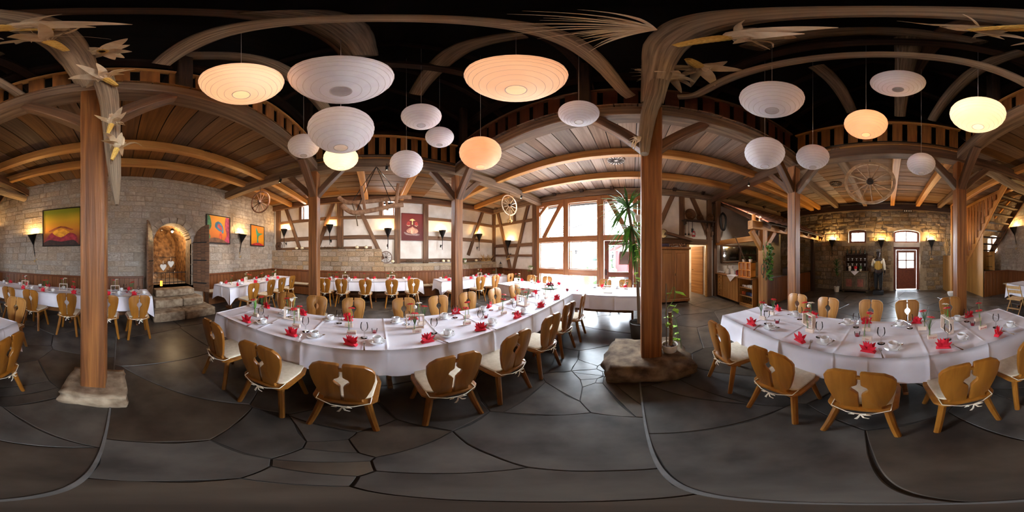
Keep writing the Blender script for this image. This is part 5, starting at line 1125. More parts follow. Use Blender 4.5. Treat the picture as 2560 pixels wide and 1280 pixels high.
put('sieve', [('hoop', G().lathe([(.15, -.05), (.155, -.05), (.155, .05), (.15, .05), (.15, -.05)], 24, Matrix.Rotation(PI/2, 4, 'X')).mesh(oak), []), ('mesh', G().lathe([(0, 0), (.15, 0)], 24, Matrix.Rotation(PI/2, 4, 'X')).mesh(steel), [])], 'round grain sieve leaning above the wardrobe', 'sieve', (1.05, 5.5, 2.38), .1)
beam_o = beam('wooden_trough', aty(1665, 583, 5.45), aty(1730, 600, 5.5), .16, .1, oak); tag(beam_o, 'long wooden dough trough lying on the rail above the wardrobe', 'trough')
# tool shelf
r = thing('tool_shelf', 'dark wall shelf with wicker baskets right of the wardrobe', 'shelf'); z = 2.88; xa, xb = xn(1702), 3.02
ob('shelf_board', G().box(xa, xb, YN-.36, YN-.06, z, z+.035).mesh(dark_w), r)
for x in (xa+.1, xb-.1): ob('bracket', G().box(x-.02, x+.02, YN-.3, YN-.06, z-.14, z).mesh(dark_w), r)
for x, s_, lb in ((2.02, .2, 'large round wicker basket leaning on the tool shelf, left'), (2.4, .12, 'small wooden box with a brush on the tool shelf'), (2.82, .15, 'round wicker basket leaning on the tool shelf, right')):
    wk = M('wicker_%d' % len(MATS), (74, 46, 26), (118, 80, 48), (1, 1, 6), 20, 3, .8, .5)
    put('wicker_basket', [('bowl', G().lathe([(0, .02), (s_*.6, .03), (s_*.95, .1), (s_, .16), (s_*.96, .16), (s_*.58, .05), (0, .035)], 22, Matrix.Translation((0, .12, s_)) @ Matrix.Rotation(PI/2, 4, 'X')).mesh(wk, smooth=True), []), ('rim', G().tube([(s_*math.cos(t*PI/9), -.04, s_+s_*math.sin(t*PI/9)) for t in range(19)], .012, 6).mesh(wk), [])], lb, 'basket', (x, YN-.22, z+.045), 0, 'baskets on the tool shelf')
for x, l, lb in ((1.86, .5, 'long iron ladle hanging under the tool shelf'), (1.98, .5, 'second iron ladle hanging under the tool shelf'), (2.12, .3, 'pair of iron tongs hanging under the tool shelf'), (2.74, .25, 'wooden grater hanging under the tool shelf'), (2.94, .36, 'wooden board hanging under the tool shelf')):
    put('kitchen_tool', [('handle', G().tube([(0, 0, -.02), (0, 0, -l)], .006 if l > .4 else .012, 6).mesh(iron), []), ('tool_head', (G().ball((0, 0, -l), .035, 8, 6, (1, .5, 1)) if l > .4 else G().box(-.04, .04, -.012, .012, -l-.12, -l+.02)).mesh(iron if l > .28 and l < .6 and x < 2.5 else oak), [])], lb, 'tool', (x, YN-.2, z))
rd = M('red_enamel', (176, 20, 34), rough=.35)
put('storm_lantern', [('fuel_tank', G().lathe([(0, 0), (.06, 0), (.06, .05), (.03, .065), (0, .065)], 16).mesh(rd, smooth=True), []), ('globe', G().lathe([(.03, .065), (.048, .1), (.045, .14), (.03, .16)], 14).mesh(glass, smooth=True), []), ('cap', G().lathe([(.05, .16), (.03, .18), (.03, .2), (.04, .21), (.0, .225)], 14).mesh(rd, smooth=True), []), ('side_tube', G().tube([(.05, 0, .03), (.075, 0, .1), (.05, 0, .2)], .009, 6).tube([(-.05, 0, .03), (-.075, 0, .1), (-.05, 0, .2)], .009, 6).mesh(rd), []), ('bail', G().tube([(.06, 0, .18), (.03, 0, .27), (-.03, 0, .27), (-.06, 0, .18)], .003, 5).mesh(iron), [])], 'red storm lantern hanging under the tool shelf', 'lantern', (aty(1734, 575, YN-.2).x, YN-.2, 2.3))
put('horse_collar', [('collar', G().tube(smoothpts([(0, .02, .38), (-.13, 0, .25), (-.15, 0, .0), (-.08, 0, -.25), (0, 0, -.3), (.08, 0, -.25), (.15, 0, 0), (.13, 0, .25), (0, .02, .38)], 4), .04, 8).mesh(M('black_leather', (28, 24, 22), rough=.5), smooth='all'), [])], 'black leather horse collar hanging on the bar post', 'horse collar', aty(1808, 556, 5.25), .3)
# next room through the open doorway
bk = stru(ob('wall_backroom', G().box(1.2, 4.2, 9.0, 9.1, 0, 2.6).box(1.1, 1.2, 5.98, 9.1, 0, 2.6).box(4.2, 4.3, 5.98, 9.1, 0, 2.6).box(1.1, 4.3, 5.98, 9.1, 2.6, 2.7).mesh(plaster)))
ob('room_floor', G().box(1.1, 4.3, 5.7, 9.1, -.1, -.005).mesh(flag), bk)
put('ceiling_globe', [('glass_globe', G().ball((0, 0, 0), .14, 14, 10).mesh(M('opal_glow', (255, 226, 180), emit=6), smooth='all'), []), ('mount', G().lathe([(.05, .13), (.05, .18)], 12, cap=True).mesh(steel), [])], 'glowing globe lamp in the room behind the open door', 'lamp', (2.2, 7.6, 2.4)); lamp((2.2, 7.4, 2.2), 55, (1, .82, .58), .12)
door3 = stru(ob('door_3', None)); beam('door_leaf', (2.76, 5.98, 1.0), (2.53, 6.66, 1.0), .045, 1.98, new_w, door3, wob=0, ch=.004); ob('door_handle', G().tube([(2.55, 6.55, 1.02), (2.49, 6.53, 1.02), (2.52, 6.43, 1.02)], .009, 6).mesh(iron), door3)
for p0, p1 in (((2.0, YN-.03, 0), (2.0, YN-.03, 2.04)), ((2.77, YN-.03, 0), (2.77, YN-.03, 2.04))): beam('door_casing', p0, p1, .1, .1, pine_w, door3, up=(0, 1, 0))
put('curtain', [('cloth', G().tube([(0, 0, 0), (0, 0, 1.6)], .09, 10).mesh(cloth_m), [])], 'pale curtain seen in the room behind the open door', 'curtain', (2.05, 6.5, .2))

# ------------------------------------------------------------------ bar
def knob(par, p): ob('knob', G().ball(p, .014, 8, 5).mesh(iron, smooth='all'), par)
r = thing('drawer_cabinet', 'pine drawer cabinet at the left end of the bar', 'cabinet', (3.12, 5.06, 0)); ob('body', G().box(.02, .58, 0, .38, .08, .9).mesh(pine_w), r)
for k in range(6): d = ob('drawer', G().box(0, .02, .02, .36, .1+k*.133, .225+k*.133).mesh(pine_w, bevel=.004), r); knob(d, (-.012, .19, .16+k*.133))
r = thing('base_cabinet', 'pine cupboard with plank doors in the bar front', 'cabinet', (3.13, 4.14, 0)); ob('body', G().box(.02, .58, 0, .91, .08, .9).mesh(pine_w), r)
for k in range(6): ob('door_board', G().box(0, .02, .15*k+.01, .15*k+.155, .1, .89).mesh(pine_w, bevel=.003), r)
r = thing('open_shelf_unit', 'open pine shelf unit with cups and glasses in the bar front', 'shelf', (3.18, 3.5, 0))
for bx, nm in (((0, .5, 0, .02, .06, .9), 'side_panel'), ((0, .5, .61, .63, .06, .9), 'side_panel'), ((.48, .5, .02, .61, .06, .9), 'back_panel'), ((0, .5, 0, .63, 0, .06), 'plinth')): ob(nm, G().box(*bx).mesh(pine_w), r)
for z in (.08, .34, .6): ob('shelf_board', G().box(0, .48, .02, .61, z, z+.02).mesh(pine_w), r)
cols = [((196, 96, 50), 'orange'), ((190, 90, 46), 'rust'), ((60, 62, 70), 'grey'), ((40, 58, 110), 'blue'), ((46, 70, 130), 'bright blue'), ((230, 226, 220), 'white')]
for k, (c, cn) in enumerate(cols): put('mug', [('mug_body', G().lathe([(0, 0), (.038, 0), (.042, .1), (.038, .1), (.034, .006), (0, .006)], 14).mesh(M('mug_%d' % k, c, rough=.3), smooth=True), []), ('mug_handle', G().tube([(-.04, 0, .08), (-.065, 0, .06), (-.04, 0, .025)], .006, 5).mesh(MATS['mug_%d' % k]), [])], '%s mug on the middle board of the open bar shelf' % cn, 'mug', (3.27, 4.04-.095*k, .362), 0, 'coloured mugs on the bar shelf')
for k in range(6): s_ = .8 if k < 3 else 1.15; put('stacked_cup', [('cup_body', G().lathe([(0, 0), (.035*s_, 0), (.05*s_, .07*s_), (.047*s_, .07*s_), (.03*s_, .006), (0, .006)], 14).mesh(china, smooth=True), [])], '%s white cup from left on the top board of the bar shelf' % ORD[k], 'cup', (3.27, 4.04-.095*k, .622), 0, 'white cups on the bar shelf')
for k in range(6): tag(ob('wine_glass', GLASS, None, (3.28, 4.03-.095*k, .102)), '%s glass from left on the lowest board of the bar shelf' % ORD[k], 'glass', 'glasses on the bar shelf')
tag(ob('worktop', G().box(3.08, 3.74, 3.45, YN-.05, .905, .945).mesh(armo_w, bevel=.006)), 'wooden worktop running along the left bar front', 'worktop')
r = thing('bar_counter', 'dark wooden bar counter behind the bar post', 'counter'); ob('carcass', G().box(3.55, 6.7, 3.42, 4.0, .05, .9).mesh(oak), r)
for k in range(24): ob('front_board', G().box(3.56+.13*k, 3.685+.13*k, 3.395, 3.42, .02, .9).mesh(panel_w, bevel=.003), r)
ob('steel_top', G().box(3.5, 6.75, 3.36, 4.02, .9, .94).mesh(steel, bevel=.004), r)
bf = thing('bar_timberwork', 'timber frame of the bar with post, head beams and braces', 'frame')
def bb(nm, a, b, w1, h1, mt=new_w): beam(nm, a, b, w1, h1, mt, bf)
bb('bar_post', (3.44, 3.34, 0), (3.44, 3.34, 2.4), .2, .2); bb('head_beam', (2.95, 3.34, 2.47), (7.2, 3.28, 2.45), .2, .24); bb('side_beam', (3.2, 3.34, 2.1), (3.2, YN-.1, 2.1), .16, .16)
bb('bar_brace', (3.44, 3.34, 1.75), (3.0, 3.36, 2.3), .13, .14); bb('bar_brace', (3.46, 3.34, 1.75), (3.95, 3.34, 2.35), .13, .14); bb('corner_post', (3.1, 5.35, 2.1), (3.1, 5.35, 3.75), .16, .16, oak); bb('side_post', (3.15, 3.42, 2.1), (3.15, 3.42, 2.8), .09, .09); bb('wall_post', (3.12, 5.62, 0), (3.12, 5.62, 3.7), .14, .14, oak); bb('end_post', (6.6, 3.3, 0), (6.6, 3.3, 2.4), .16, .16, dark_w)
beam('stay_rod', aty(1838, 592, 3.9), atz(1878, 690, .97)+Vector((0, 0, .02)), .03, .03, oak, bf)
rf = thing('tiled_canopy', 'small dark tiled roof sloping over the bar', 'roof')
yA, zA, yB, zB, xA, xB = 5.6, 3.86, 2.95, 2.52, 3.28, 7.15
sl = math.atan2(zA-zB, yA-yB); Ls = math.hypot(zA-zB, yA-yB)
ob('roof_boards', G().add([(xA, yA, zA-.05), (xB, yA, zA-.05), (xB, yB, zB-.05), (xA, yB, zB-.05), (xA, yA, zA-.02), (xB, yA, zA-.02), (xB, yB, zB-.02), (xA, yB, zB-.02)], [(3, 2, 1, 0), (4, 5, 6, 7), (0, 1, 5, 4), (1, 2, 6, 5), (2, 3, 7, 6), (3, 0, 4, 7)]).mesh(dark_w), rf)
v = []; 
for y0 in (0, .27):
    for k in range(7): t = k/6; v += [(.3*t-.15, y0, .022*math.sin(t*PI)+(.022 if y0 == 0 else 0)), (.3*t-.15, y0, .022*math.sin(t*PI)+(.022 if y0 == 0 else 0)-.014)]
f = []
for k in range(6): a = k*2; f += [(a, a+2, a+16, a+14), (a+1, a+15, a+17, a+3), (a, a+1, a+3, a+2), (a+14, a+16, a+17, a+15)]
TM = G().add(v, f).mesh(tile_m); nr = 12
for i in range(nr):
    for k in range(13):
        y = yB+(yA-yB)*i/nr; z = zB+(zA-zB)*i/nr; o = ob('roof_tile', TM, rf, (xA+.15+k*.299, y, z+U(0, .004)), (sl, 0, U(-.01, .01)))
for k in range(6): x = xA+.1+k*.74; beam('canopy_rafter', (x, yB+.05, zB-.11), (x, yA, zA-.11), .1, .12, oak, rf)
pk = M('terracotta_edge', (196, 120, 92), (220, 146, 116), (1, 1, 1), 8, 3, .8)
for i in range(9): a = i/9; b = (i+.8)/9; beam('verge_tile', (xA-.02, yB+(yA-yB)*a, zB+(zA-zB)*a+.01), (xA-.02, yB+(yA-yB)*b, zB+(zA-zB)*b+.01), .05, .03, pk, rf, wob=.001, ch=.004)
# things on and around the bar
r = thing('bottle_rack', 'orange pine rack with six openings on the worktop', 'rack', (3.16, 3.56, .948)); oy = M('orange_pine', (206, 130, 40), (226, 152, 58), (4, 4, 1), 4, 3, .4)
for y in (0, .19, .38, .57): ob('upright', G().box(0, .2, y, y+.02, 0, .46).mesh(oy), r)
for z in (0, .22, .44): ob('rack_board', G().box(0, .2, 0, .59, z, z+.02).mesh(oy), r)
for y, lb in ((3.68, 'small plant in a white pot on the bottle rack, right one'), (4.0, 'small plant in a white pot on the bottle rack, left one')):
    q = thing('potted_plant', lb, 'plant', (3.26, y, 1.41)); ob('pot', G().lathe([(0, 0), (.045, 0), (.06, .09), (.05, .09), (0, .07)], 14).mesh(pot_w, smooth=True), q)
    for k in range(10): a = k*.63; ob('leaf', G().blade([(0, 0, .08), (math.cos(a)*.05, math.sin(a)*.05, .17), (math.cos(a)*.1, math.sin(a)*.1, .15)], [.004, .018, .002]).mesh(green_d), q)
JAR = [('jar', G().lathe([(0, 0), (.085, 0), (.09, .16), (.07, .18), (.03, .2), (.03, .3), (.05, .34), (.046, .34), (.024, .3), (.0, .2)], 16).mesh(pot_w, smooth=True), []), ('lid', G().lathe([(0, .36), (.04, .35), (.052, .34)], 14).mesh(glass, smooth=True), [])]
for y, lb in ((5.05, 'white jug on the bar worktop, left one'), (4.72, 'white jug on the bar worktop, right one')): put('jug', JAR, lb, 'jug', (3.34, y, .948), 0, 'white jugs')
put('red_pot', [('bowl', G().lathe([(0, 0), (.08, 0), (.1, .1), (.095, .14), (.085, .14), (.0, .03)], 16).mesh(M('red_glaze', (120, 24, 34), rough=.25), smooth=True), []), ('pot_lid', G().lathe([(.095, .14), (.05, .17), (0, .18)], 16).mesh(MATS['red_glaze'], smooth=True), [])], 'dark red pot on the bar worktop', 'pot', (3.36, 4.42, .948))
for k in range(4): put('stacked_cup', [('cup_body', CUP[0][1], [])], '%s white cup from left at the far end of the bar worktop' % ORD[k], 'cup', (3.28, 5.5-.09*k, .948), 0, 'cups at the far end of the worktop')
tag(ob('doily', G().add([(3.1, 4.72, .95), (3.1, 4.22, .95), (3.62, 4.22, .95), (3.62, 4.72, .95), (3.072, 4.72, .944), (3.072, 4.22, .944), (3.06, 4.47, .74)], [(0, 1, 2, 3), (0, 4, 5, 1), (4, 6, 5)]).mesh(cloth_m)), 'white cloth with a pointed corner hanging over the worktop', 'cloth')
r = thing('back_bar_shelf', 'dark back bar shelf with mirror behind the worktop', 'shelf')
ob('mirror', G().box(3.5, 4.35, YN-.03, YN-.02, 1.4, 1.98).mesh(M('mirror', (150, 140, 130), rough=.06, metal=1)), r)
for p0, p1 in (((3.42, YN-.06, 1.34), (5.4, YN-.06, 1.34)), ((3.42, YN-.06, 2.03), (5.4, YN-.06, 2.03)), ((3.44, YN-.06, 1.34), (3.44, YN-.06, 2.03)), ((4.4, YN-.06, 1.34), (4.4, YN-.06, 2.03)), ((5.38, YN-.06, 1.34), (5.38, YN-.06, 2.03))): beam('shelf_frame', p0, p1, .1, .07, oak, r)
ob('shelf_board', G().box(4.42, 5.36, YN-.2, YN-.02, 1.66, 1.68).mesh(oak), r); ob('backing', G().box(4.42, 5.36, YN-.02, YN-.012, 1.36, 2.0).mesh(dark_w), r)
BOT = G().lathe([(0, 0), (.035, 0), (.036, .15), (.013, .2), (.012, .26), (0, .26)], 12).mesh(M('dark_bottle', (30, 44, 26), rough=.15), smooth=True)
for k in range(8): tag(ob('bottle', BOT, None, (4.5+.11*k, YN-.12, 1.682)), '%s dark bottle from left on the back bar shelf' % ORD[k], 'bottle', 'bottles on the back bar shelf')
for k in range(9): put('beer_mug', [('mug_body', G().lathe([(0, 0), (.04, 0), (.042, .11), (.038, .11), (.036, .01), (0, .01)], 12).mesh(MATS['grey_wicker'], smooth=True), [])], '%s stone mug from left on the bar head beam' % ORD[k], 'mug', (4.5+.16*k, 3.32, 2.605 if k else 2.605), 0, 'mugs on the bar head beam')
put('cash_register', [('housing', G().prism([(0, 0), (.34, 0), (.34, .2), (.1, .26), (0, .12)], 0, .32).mesh(M('dark_grey_plastic', (70, 64, 70), rough=.4)), []), ('display', G().box(.1, .34, .32, .34, .1, .3).mesh(M('lit_display', (230, 236, 240), emit=.6)), [])], 'grey cash register with a bright screen behind the front post', 'register', (5.0, 3.55, .945), PI)
put('jar_group', [('jar', G().lathe([(0, 0), (.05, 0), (.05, .12), (.03, .14), (.03, .16), (0, .16)], 12).mesh(MATS['grey_wicker'], smooth=True), [])], 'white pottery jar on the bar head beam', 'jar', (3.3, 3.3, 2.6))
r = thing('vine_garland', 'artificial vine garland with yellow grapes on the bar post', 'garland', (3.36, 3.2, 0))
for k in range(80): z = U(.92, 1.98); a = U(-2.8, 0); rr = U(.05, .2); d = Vector((math.cos(a), math.sin(a), U(-.5, .3))); p = Vector((d.x*rr+.06, d.y*rr*.6, z)); ob('leaf', G().blade([p, p+d*.05, p+d*.12], [.006, .05, .003], (U(-.4, .4), U(-.3, .3), 1)).mesh(green_d if k % 3 else green), r)
gp = M('yellow_grape', (150, 140, 40), rough=.3)
for (x, z0) in ((-.12, 1.75), (.2, 1.7), (.24, 1.45), (.05, 1.85)):
    g = G(); [g.ball((x+U(-.03, .03), -.1+U(-.03, .03), z0-.016*i), .016, 6, 4) for i in range(16)]; o = ob('grape_cluster', g.mesh(gp, smooth='all'), r)
put('horseshoe_ring', [('ring', G().tube([(.07*math.cos(t*.63), 0, .16*math.sin(t*.63)) for t in range(11)], .012, 6).mesh(rope_m), []), ('shoe', G().tube([(.03*math.cos(t*.5+4), -.01, -.08+.04*math.sin(t*.5+4)) for t in range(9)], .007, 6).mesh(steel), [])], 'wicker ring with a small horseshoe on the bar post', 'decoration', (3.3, 3.2, 1.22))

# ------------------------------------------------------------------ sideboard, waiter figure, plants by the east wall
sd_w = M('painted_sideboard', (74, 60, 40), (104, 86, 58), (5, 5, 2), 4, 4, .5, .1)
r = thing('sideboard', 'old painted sideboard with plate shelves left of the back door', 'sideboard', (6.84, .86, 0))
ob('body', G().box(0, .44, 0, 1.14, .14, .9).mesh(sd_w, bevel=.008), r); ob('top_board', G().box(-.04, .46, -.04, 1.18, .9, .94).mesh(sd_w, bevel=.01), r); ob('plinth', G().box(-.02, .44, -.02, 1.16, .08, .15).mesh(dark_w), r)
rp = M('folk_red', (110, 50, 40), (140, 80, 60), (1, 1, 1), 9, 3, .5)
for y in (0.1, .6):
    d = ob('cabinet_door', G().box(-.02, 0, y, y+.46, .2, .68).mesh(sd_w, bevel=.006), r); ob('painted_panel', G().box(-.026, -.01, y+.1, y+.36, .27, .61).mesh(rp, bevel=.004), d)
    d = ob('drawer', G().box(-.02, 0, y, y+.46, .72, .87).mesh(sd_w, bevel=.006), r); knob(d, (-.03, y+.23, .79))
for y in (.05, 1.09):
    ob('bun_foot', G().ball((.06, y, .06), .07, 10, 6).mesh(sd_w, smooth='all'), r); ob('turned_column', G().lathe([(.03, .15), (.045, .3), (.03, .5), (.045, .75), (.03, .9)], 12, Matrix.Translation((-.02, y-.02 if y < .5 else y+.03, 0))).mesh(sd_w, smooth=True), r)
for y in (.08, 1.02): ob('shelf_side', G().box(.2, .42, y, y+.03, .94, 1.72).mesh(dark_w), r)
for z in (1.14, 1.38, 1.66): ob('plate_shelf', G().box(.2, .42, .08, 1.05, z, z+.02).mesh(dark_w), r)
ob('shelf_back', G().box(.42, .44, .08, 1.05, .94, 1.72).mesh(dark_w), r)
for i, z in enumerate((1.16, 1.4)):
    for k in range(5): put('dessert_glass', [('bowl', G().lathe([(0, 0), (.04, 0), (.01, .02), (.01, .05), (.05, .1), (.047, .1), (0, .055)], 12).mesh(china, smooth=True), [])], '%s glass bowl from left, %s plate shelf of sideboard' % (ORD[4-k], ['lower', 'upper'][i]), 'bowl', (7.12, 1.03+.19*k, z), 0, 'bowls on the sideboard')
for k in range(5): tag(ob('bottle', BOT, None, (7.14, 1.04+.2*k, 1.682)), '%s bottle from left on top of the sideboard' % ORD[4-k], 'bottle', 'bottles on the sideboard')
for k, (y, c) in enumerate(((1.2, green_d), (1.42, red_m), (1.68, white_m))):
    q = thing('potted_flower', ['small green plant in a pot on the sideboard, right', 'red flowering plant in a pot on the sideboard, middle', 'small white flowering plant in a pot on the sideboard, left'][k], 'plant', (6.95, y, .945)); ob('pot', G().lathe([(0, 0), (.045, 0), (.06, .09), (.05, .09), (0, .07)], 12).mesh(pot_w, smooth=True), q); ob('blossoms', G().ball((0, 0, .15), .07, 10, 7, jit=.2).mesh(c), q)
tag(ob('doily', G().add([(6.79, 1.25, .942), (6.79, 1.6, .942), (7.1, 1.6, .942), (7.1, 1.25, .942), (6.786, 1.25, .93), (6.786, 1.6, .93), (6.782, 1.43, .77)], [(3, 2, 1, 0), (0, 1, 5, 4), (4, 5, 6)]).mesh(cloth_m)), 'white pointed cloth hanging over the sideboard edge', 'cloth')
# life-size waiter figure
st = thing('waiter_statue', 'life-size waiter figure with bow tie and yellow striped waistcoat', 'statue', (6.78, .42, 0), -PI/2)
def skin(pts, edges, name, mt, par, root=0, sub=2):
    me = bpy.data.meshes.new(name); me.from_pydata([p[:3] for p in pts], edges, []); o = bpy.data.objects.new(name, me); COL.objects.link(o)
    o.modifiers.new('s', 'SKIN'); 
    for i, p in enumerate(pts): d = me.skin_vertices[0].data[i]; d.radius = (p[3], p[4] if len(p) > 4 else p[3]); d.use_root = i == root
    o.modifiers.new('u', 'SUBSURF').levels = sub; o.modifiers['u'].render_levels = sub; bpy.context.view_layer.update()
    m2 = bpy.data.meshes.new_from_object(o.evaluated_get(bpy.context.evaluated_depsgraph_get())); bpy.data.objects.remove(o); m2.materials.clear(); m2.materials.append(mt)
    for p in m2.polygons: p.use_smooth = True
    return ob(name, m2, par)
B = [(0, 0, 1.0, .15, .11), (0, 0, 1.18, .15, .11), (0, 0, 1.36, .17, .11), (0, 0, 1.5, .12, .09), (0, .0, 1.58, .055), (0, .01, 1.66, .075, .085), (0, .01, 1.76, .09, .1), (0, 0, 1.82, .06, .07),
     (.2, 0, 1.44, .065), (.25, -.02, 1.2, .05), (.27, .06, 1.0, .04), (.27, .1, .92, .035), (-.2, 0, 1.44, .065), (-.26, .02, 1.22, .05), (-.22, .2, 1.14, .04), (-.2, .28, 1.14, .03),
     (.09, 0, .9, .1), (.1, .01, .55, .075), (.1, 0, .2, .055), (.11, .12, .18, .045), (-.09, 0, .9, .1), (-.1, .01, .55, .075), (-.1, 0, .2, .055), (-.11, .12, .18, .045)]
Ed_ = [(0, 1), (1, 2), (2, 3), (3, 4), (4, 5), (5, 6), (6, 7), (2, 8), (8, 9), (9, 10), (10, 11), (2, 12), (12, 13), (13, 14), (14, 15), (0, 16), (16, 17), (17, 18), (18, 19), (0, 20), (20, 21), (21, 22), (22, 23)]
skin(B, Ed_, 'body', skin_m, st)
gr_ = lambda P, f=1.13: [(*p[:3], *(q*f for q in p[3:])) for p in P]
skin(gr_([B[0], B[16], B[17], B[18], B[20], B[21], B[22]], 1.16), [(0, 1), (1, 2), (2, 3), (0, 4), (4, 5), (5, 6)], 'trousers', black_m, st)
skin(gr_([B[1], B[2], B[8], B[9], B[10], B[12], B[13], B[14]], 1.16), [(0, 1), (1, 2), (2, 3), (3, 4), (1, 5), (5, 6), (6, 7)], 'shirt', shirt_m, st)
vest = M('waistcoat_stripes', (206, 160, 56)); nt = vest.node_tree; tc = nt.nodes.new('ShaderNodeTexCoord'); wv = nt.nodes.new('ShaderNodeTexWave'); wv.inputs['Scale'].default_value = 9; cr = nt.nodes.new('ShaderNodeValToRGB')
nt.links.new(tc.outputs['Object'], wv.inputs[0]); nt.links.new(wv.outputs[1], cr.inputs[0]); cr.color_ramp.elements[0].color = lin((70, 50, 24)); cr.color_ramp.elements[1].color = lin((214, 170, 70)); cr.color_ramp.elements[0].position = .2; cr.color_ramp.elements[1].position = .35; nt.links.new(cr.outputs[0], nt.nodes['Principled BSDF'].inputs[0])
skin(gr_([(0, 0, .96, .15, .12), B[1], (0, 0, 1.32, .165, .115), (0, -.01, 1.44, .13, .09)], 1.22), [(0, 1), (1, 2), (2, 3)], 'waistcoat', vest, st)
ob('shirt_front', G().prism([(-.06, 1.54), (.06, 1.54), (0, 1.28)], .135, .155).mesh(shirt_m), st); ob('bow_tie', G().prism([(-.09, 1.51), (0, 1.535), (.09, 1.51), (.09, 1.57), (0, 1.55), (-.09, 1.57)], .14, .17).mesh(black_m), st)
ob('cap', G().lathe([(.105, 1.79), (.1, 1.8), (.1, 1.87), (.06, 1.895), (0, 1.9)], 16).lathe([(.1, 1.79), (.15, 1.785), (.15, 1.795), (.1, 1.8)], 16).mesh(M('grey_cap', (110, 104, 98)), smooth=True), st)
ob('nose', G().ball((0, .115, 1.71), .018, 8, 6, (.8, 1, 1.2)).mesh(skin_m, smooth='all'), st)
for x in (-.035, .035): ob('eye', G().ball((x, .1, 1.745), .014, 8, 6).mesh(china, smooth='all'), st)
ob('mouth', G().box(-.03, .03, .1, .112, 1.665, 1.677).mesh(rd), st)
for x in (-.09, .09): ob('ear', G().ball((x, .01, 1.72), .022, 8, 6, (.5, .8, 1.3)).mesh(skin_m, smooth='all'), st)
for hp, s_ in (((.27, .11, .9), 1), ((-.2, .3, 1.14), 0)):
    h = ob('hand', G().ball(hp, .036, 10, 7, (.7, 1, 1.1) if s_ else (1, 1.1, .6)).mesh(black_m if s_ else white_m, smooth='all'), st)
    for k in range(5):
        q = Vector(hp)+(Vector((0, -.024+.014*k, -.03)) if s_ else Vector((-.026+.014*k, .03, 0))); e = q+(Vector((0, .006, -.05-.008*(k in (1, 2)))) if s_ else Vector((0, .05+.008*(k in (1, 2)), .008)))
        ob('finger', G().tube([q, (q+e)/2+Vector((0, .004, .002)), e], [.009, .009, .007], 6).mesh(black_m if s_ else white_m), h)
ob('plinth', G().box(-.22, .22, -.2, .24, 0, .14).mesh(black_m, bevel=.01), st)
q = thing('potted_shrub', 'dark leafy shrub in a white pot left of the sideboard', 'plant', (6.85, 2.25, 0)); ob('pot', G().lathe([(0, 0), (.1, 0), (.13, .24), (.115, .24), (0, .2)], 18).mesh(pot_w, smooth=True), q); ob('stem', G().tube([(0, 0, .2), (.02, 0, .8), (-.02, .02, 1.2)], .014, 6).mesh(rope_m), q)
for k in range(44): a = U(0, 6.3); z = U(.75, 1.5); l = U(.1, .3); ob('leaf', G().blade([(0, 0, z-.1), (math.cos(a)*l*.6, math.sin(a)*l*.6, z+.04), (math.cos(a)*l, math.sin(a)*l, z)], [.004, .028, .002]).mesh(green_d), q)
r = thing('exit_sign', 'small black exit sign with white pictograms above the back door', 'sign', (XE-.24, ye(2268), ze(2268, 531))); ob('sign_box', G().box(-.02, .02, -.2, .2, -.05, .05).mesh(black_m), r)
for k, y in enumerate((-.14, -.05, .05, .14)): ob('pictogram', G().box(-.024, -.018, y-.025, y+.025, -.03, .03).mesh(white_m), r)
put('floor_pot', [('pot', G().lathe([(0, 0), (.1, 0), (.15, .1), (.15, .16), (.13, .16), (0, .12)], 18).mesh(pot_w, smooth=True), []), ('stones', G().lathe([(0, .16), (.13, .15)], 16).mesh(china), [])], 'low white pot on the floor beside the wooden partition', 'pot', (5.98, -2.42, 0))
g = G()
for k in range(24): a = U(-1, 1); l = U(.4, .8); g.blade([(0, 0, 0), (a*.1, U(-.1, .1), l*.6), (a*.28, U(-.15, .15), l)], [.004, .012, .004])
r = thing('dried_grasses', 'tall dried grass bunch on the wooden partition', 'dried grass', (6.6, -2.45, 1.62)); ob('grass_plumes', g.mesh(straw_m), r)

# ------------------------------------------------------------------ pine partition and staircase
def boards(nm, lb, cat, p0, p1, z0, ztop, mt=pine_w, bw=.13, th=.025, gap=.006):
    r = thing(nm, lb, cat); p0, p1 = Vector((*p0, 0)), Vector((*p1, 0)); L = (p1-p0).length; d = (p1-p0)/L; n = max(1, round(L/bw)); st_ = L/n
    for k in range(n):
        t = (k+.5)/n; za = z0(t) if callable(z0) else z0; zb = ztop(t) if callable(ztop) else ztop
        ob('board', G().box(-st_/2+gap/2, st_/2-gap/2, -th/2, th/2, za, zb).mesh(mt), r, p0+d*L*t, math.atan2(d.y, d.x))
    return r
boards('board_partition', 'knotty pine board partition right of the back door', 'partition', (7.33, -2.55), (6.35, -2.6), 0, 1.62); beam('partition_post', (6.32, -2.62, 0), (6.32, -2.62, 3.75), .12, .12, new_w)['kind'] = 'structure'
zs = lambda x: 1.42+(6.48-x)*1.02
boards('stair_side_boards', 'pine boards closing the space under the staircase', 'partition', (7.3, -3.42), (5.2, -3.42), 0, lambda t: max(.3, zs(7.3-2.1*t)-.2))
sr = thing('staircase', 'steep wooden staircase rising along the stone wall', 'staircase')
for y in (-3.42, -4.5): beam('stringer', (7.25, y, zs(7.25)), (3.8, y, zs(3.8)), .06, .3, oak if y < -4 else new_w, sr)
for k in range(13): x = 7.1-k*.26; ob('tread', G().box(x-.14, x+.14, -4.48, -3.44, zs(x)-.02, zs(x)+.02).mesh(dark_w), sr)
boards('stair_railing', 'upright board railing above the staircase', 'railing', (6.7, -3.36), (4.3, -3.36), lambda t: zs(6.7-2.4*t)+.05, 3.78, rail_w, .24, .025, .07)
beam('soffit_rail', aty(2487, 545, YS+.08), aty(2556, 468, YS+.08), .06, .12, new_w, sr)
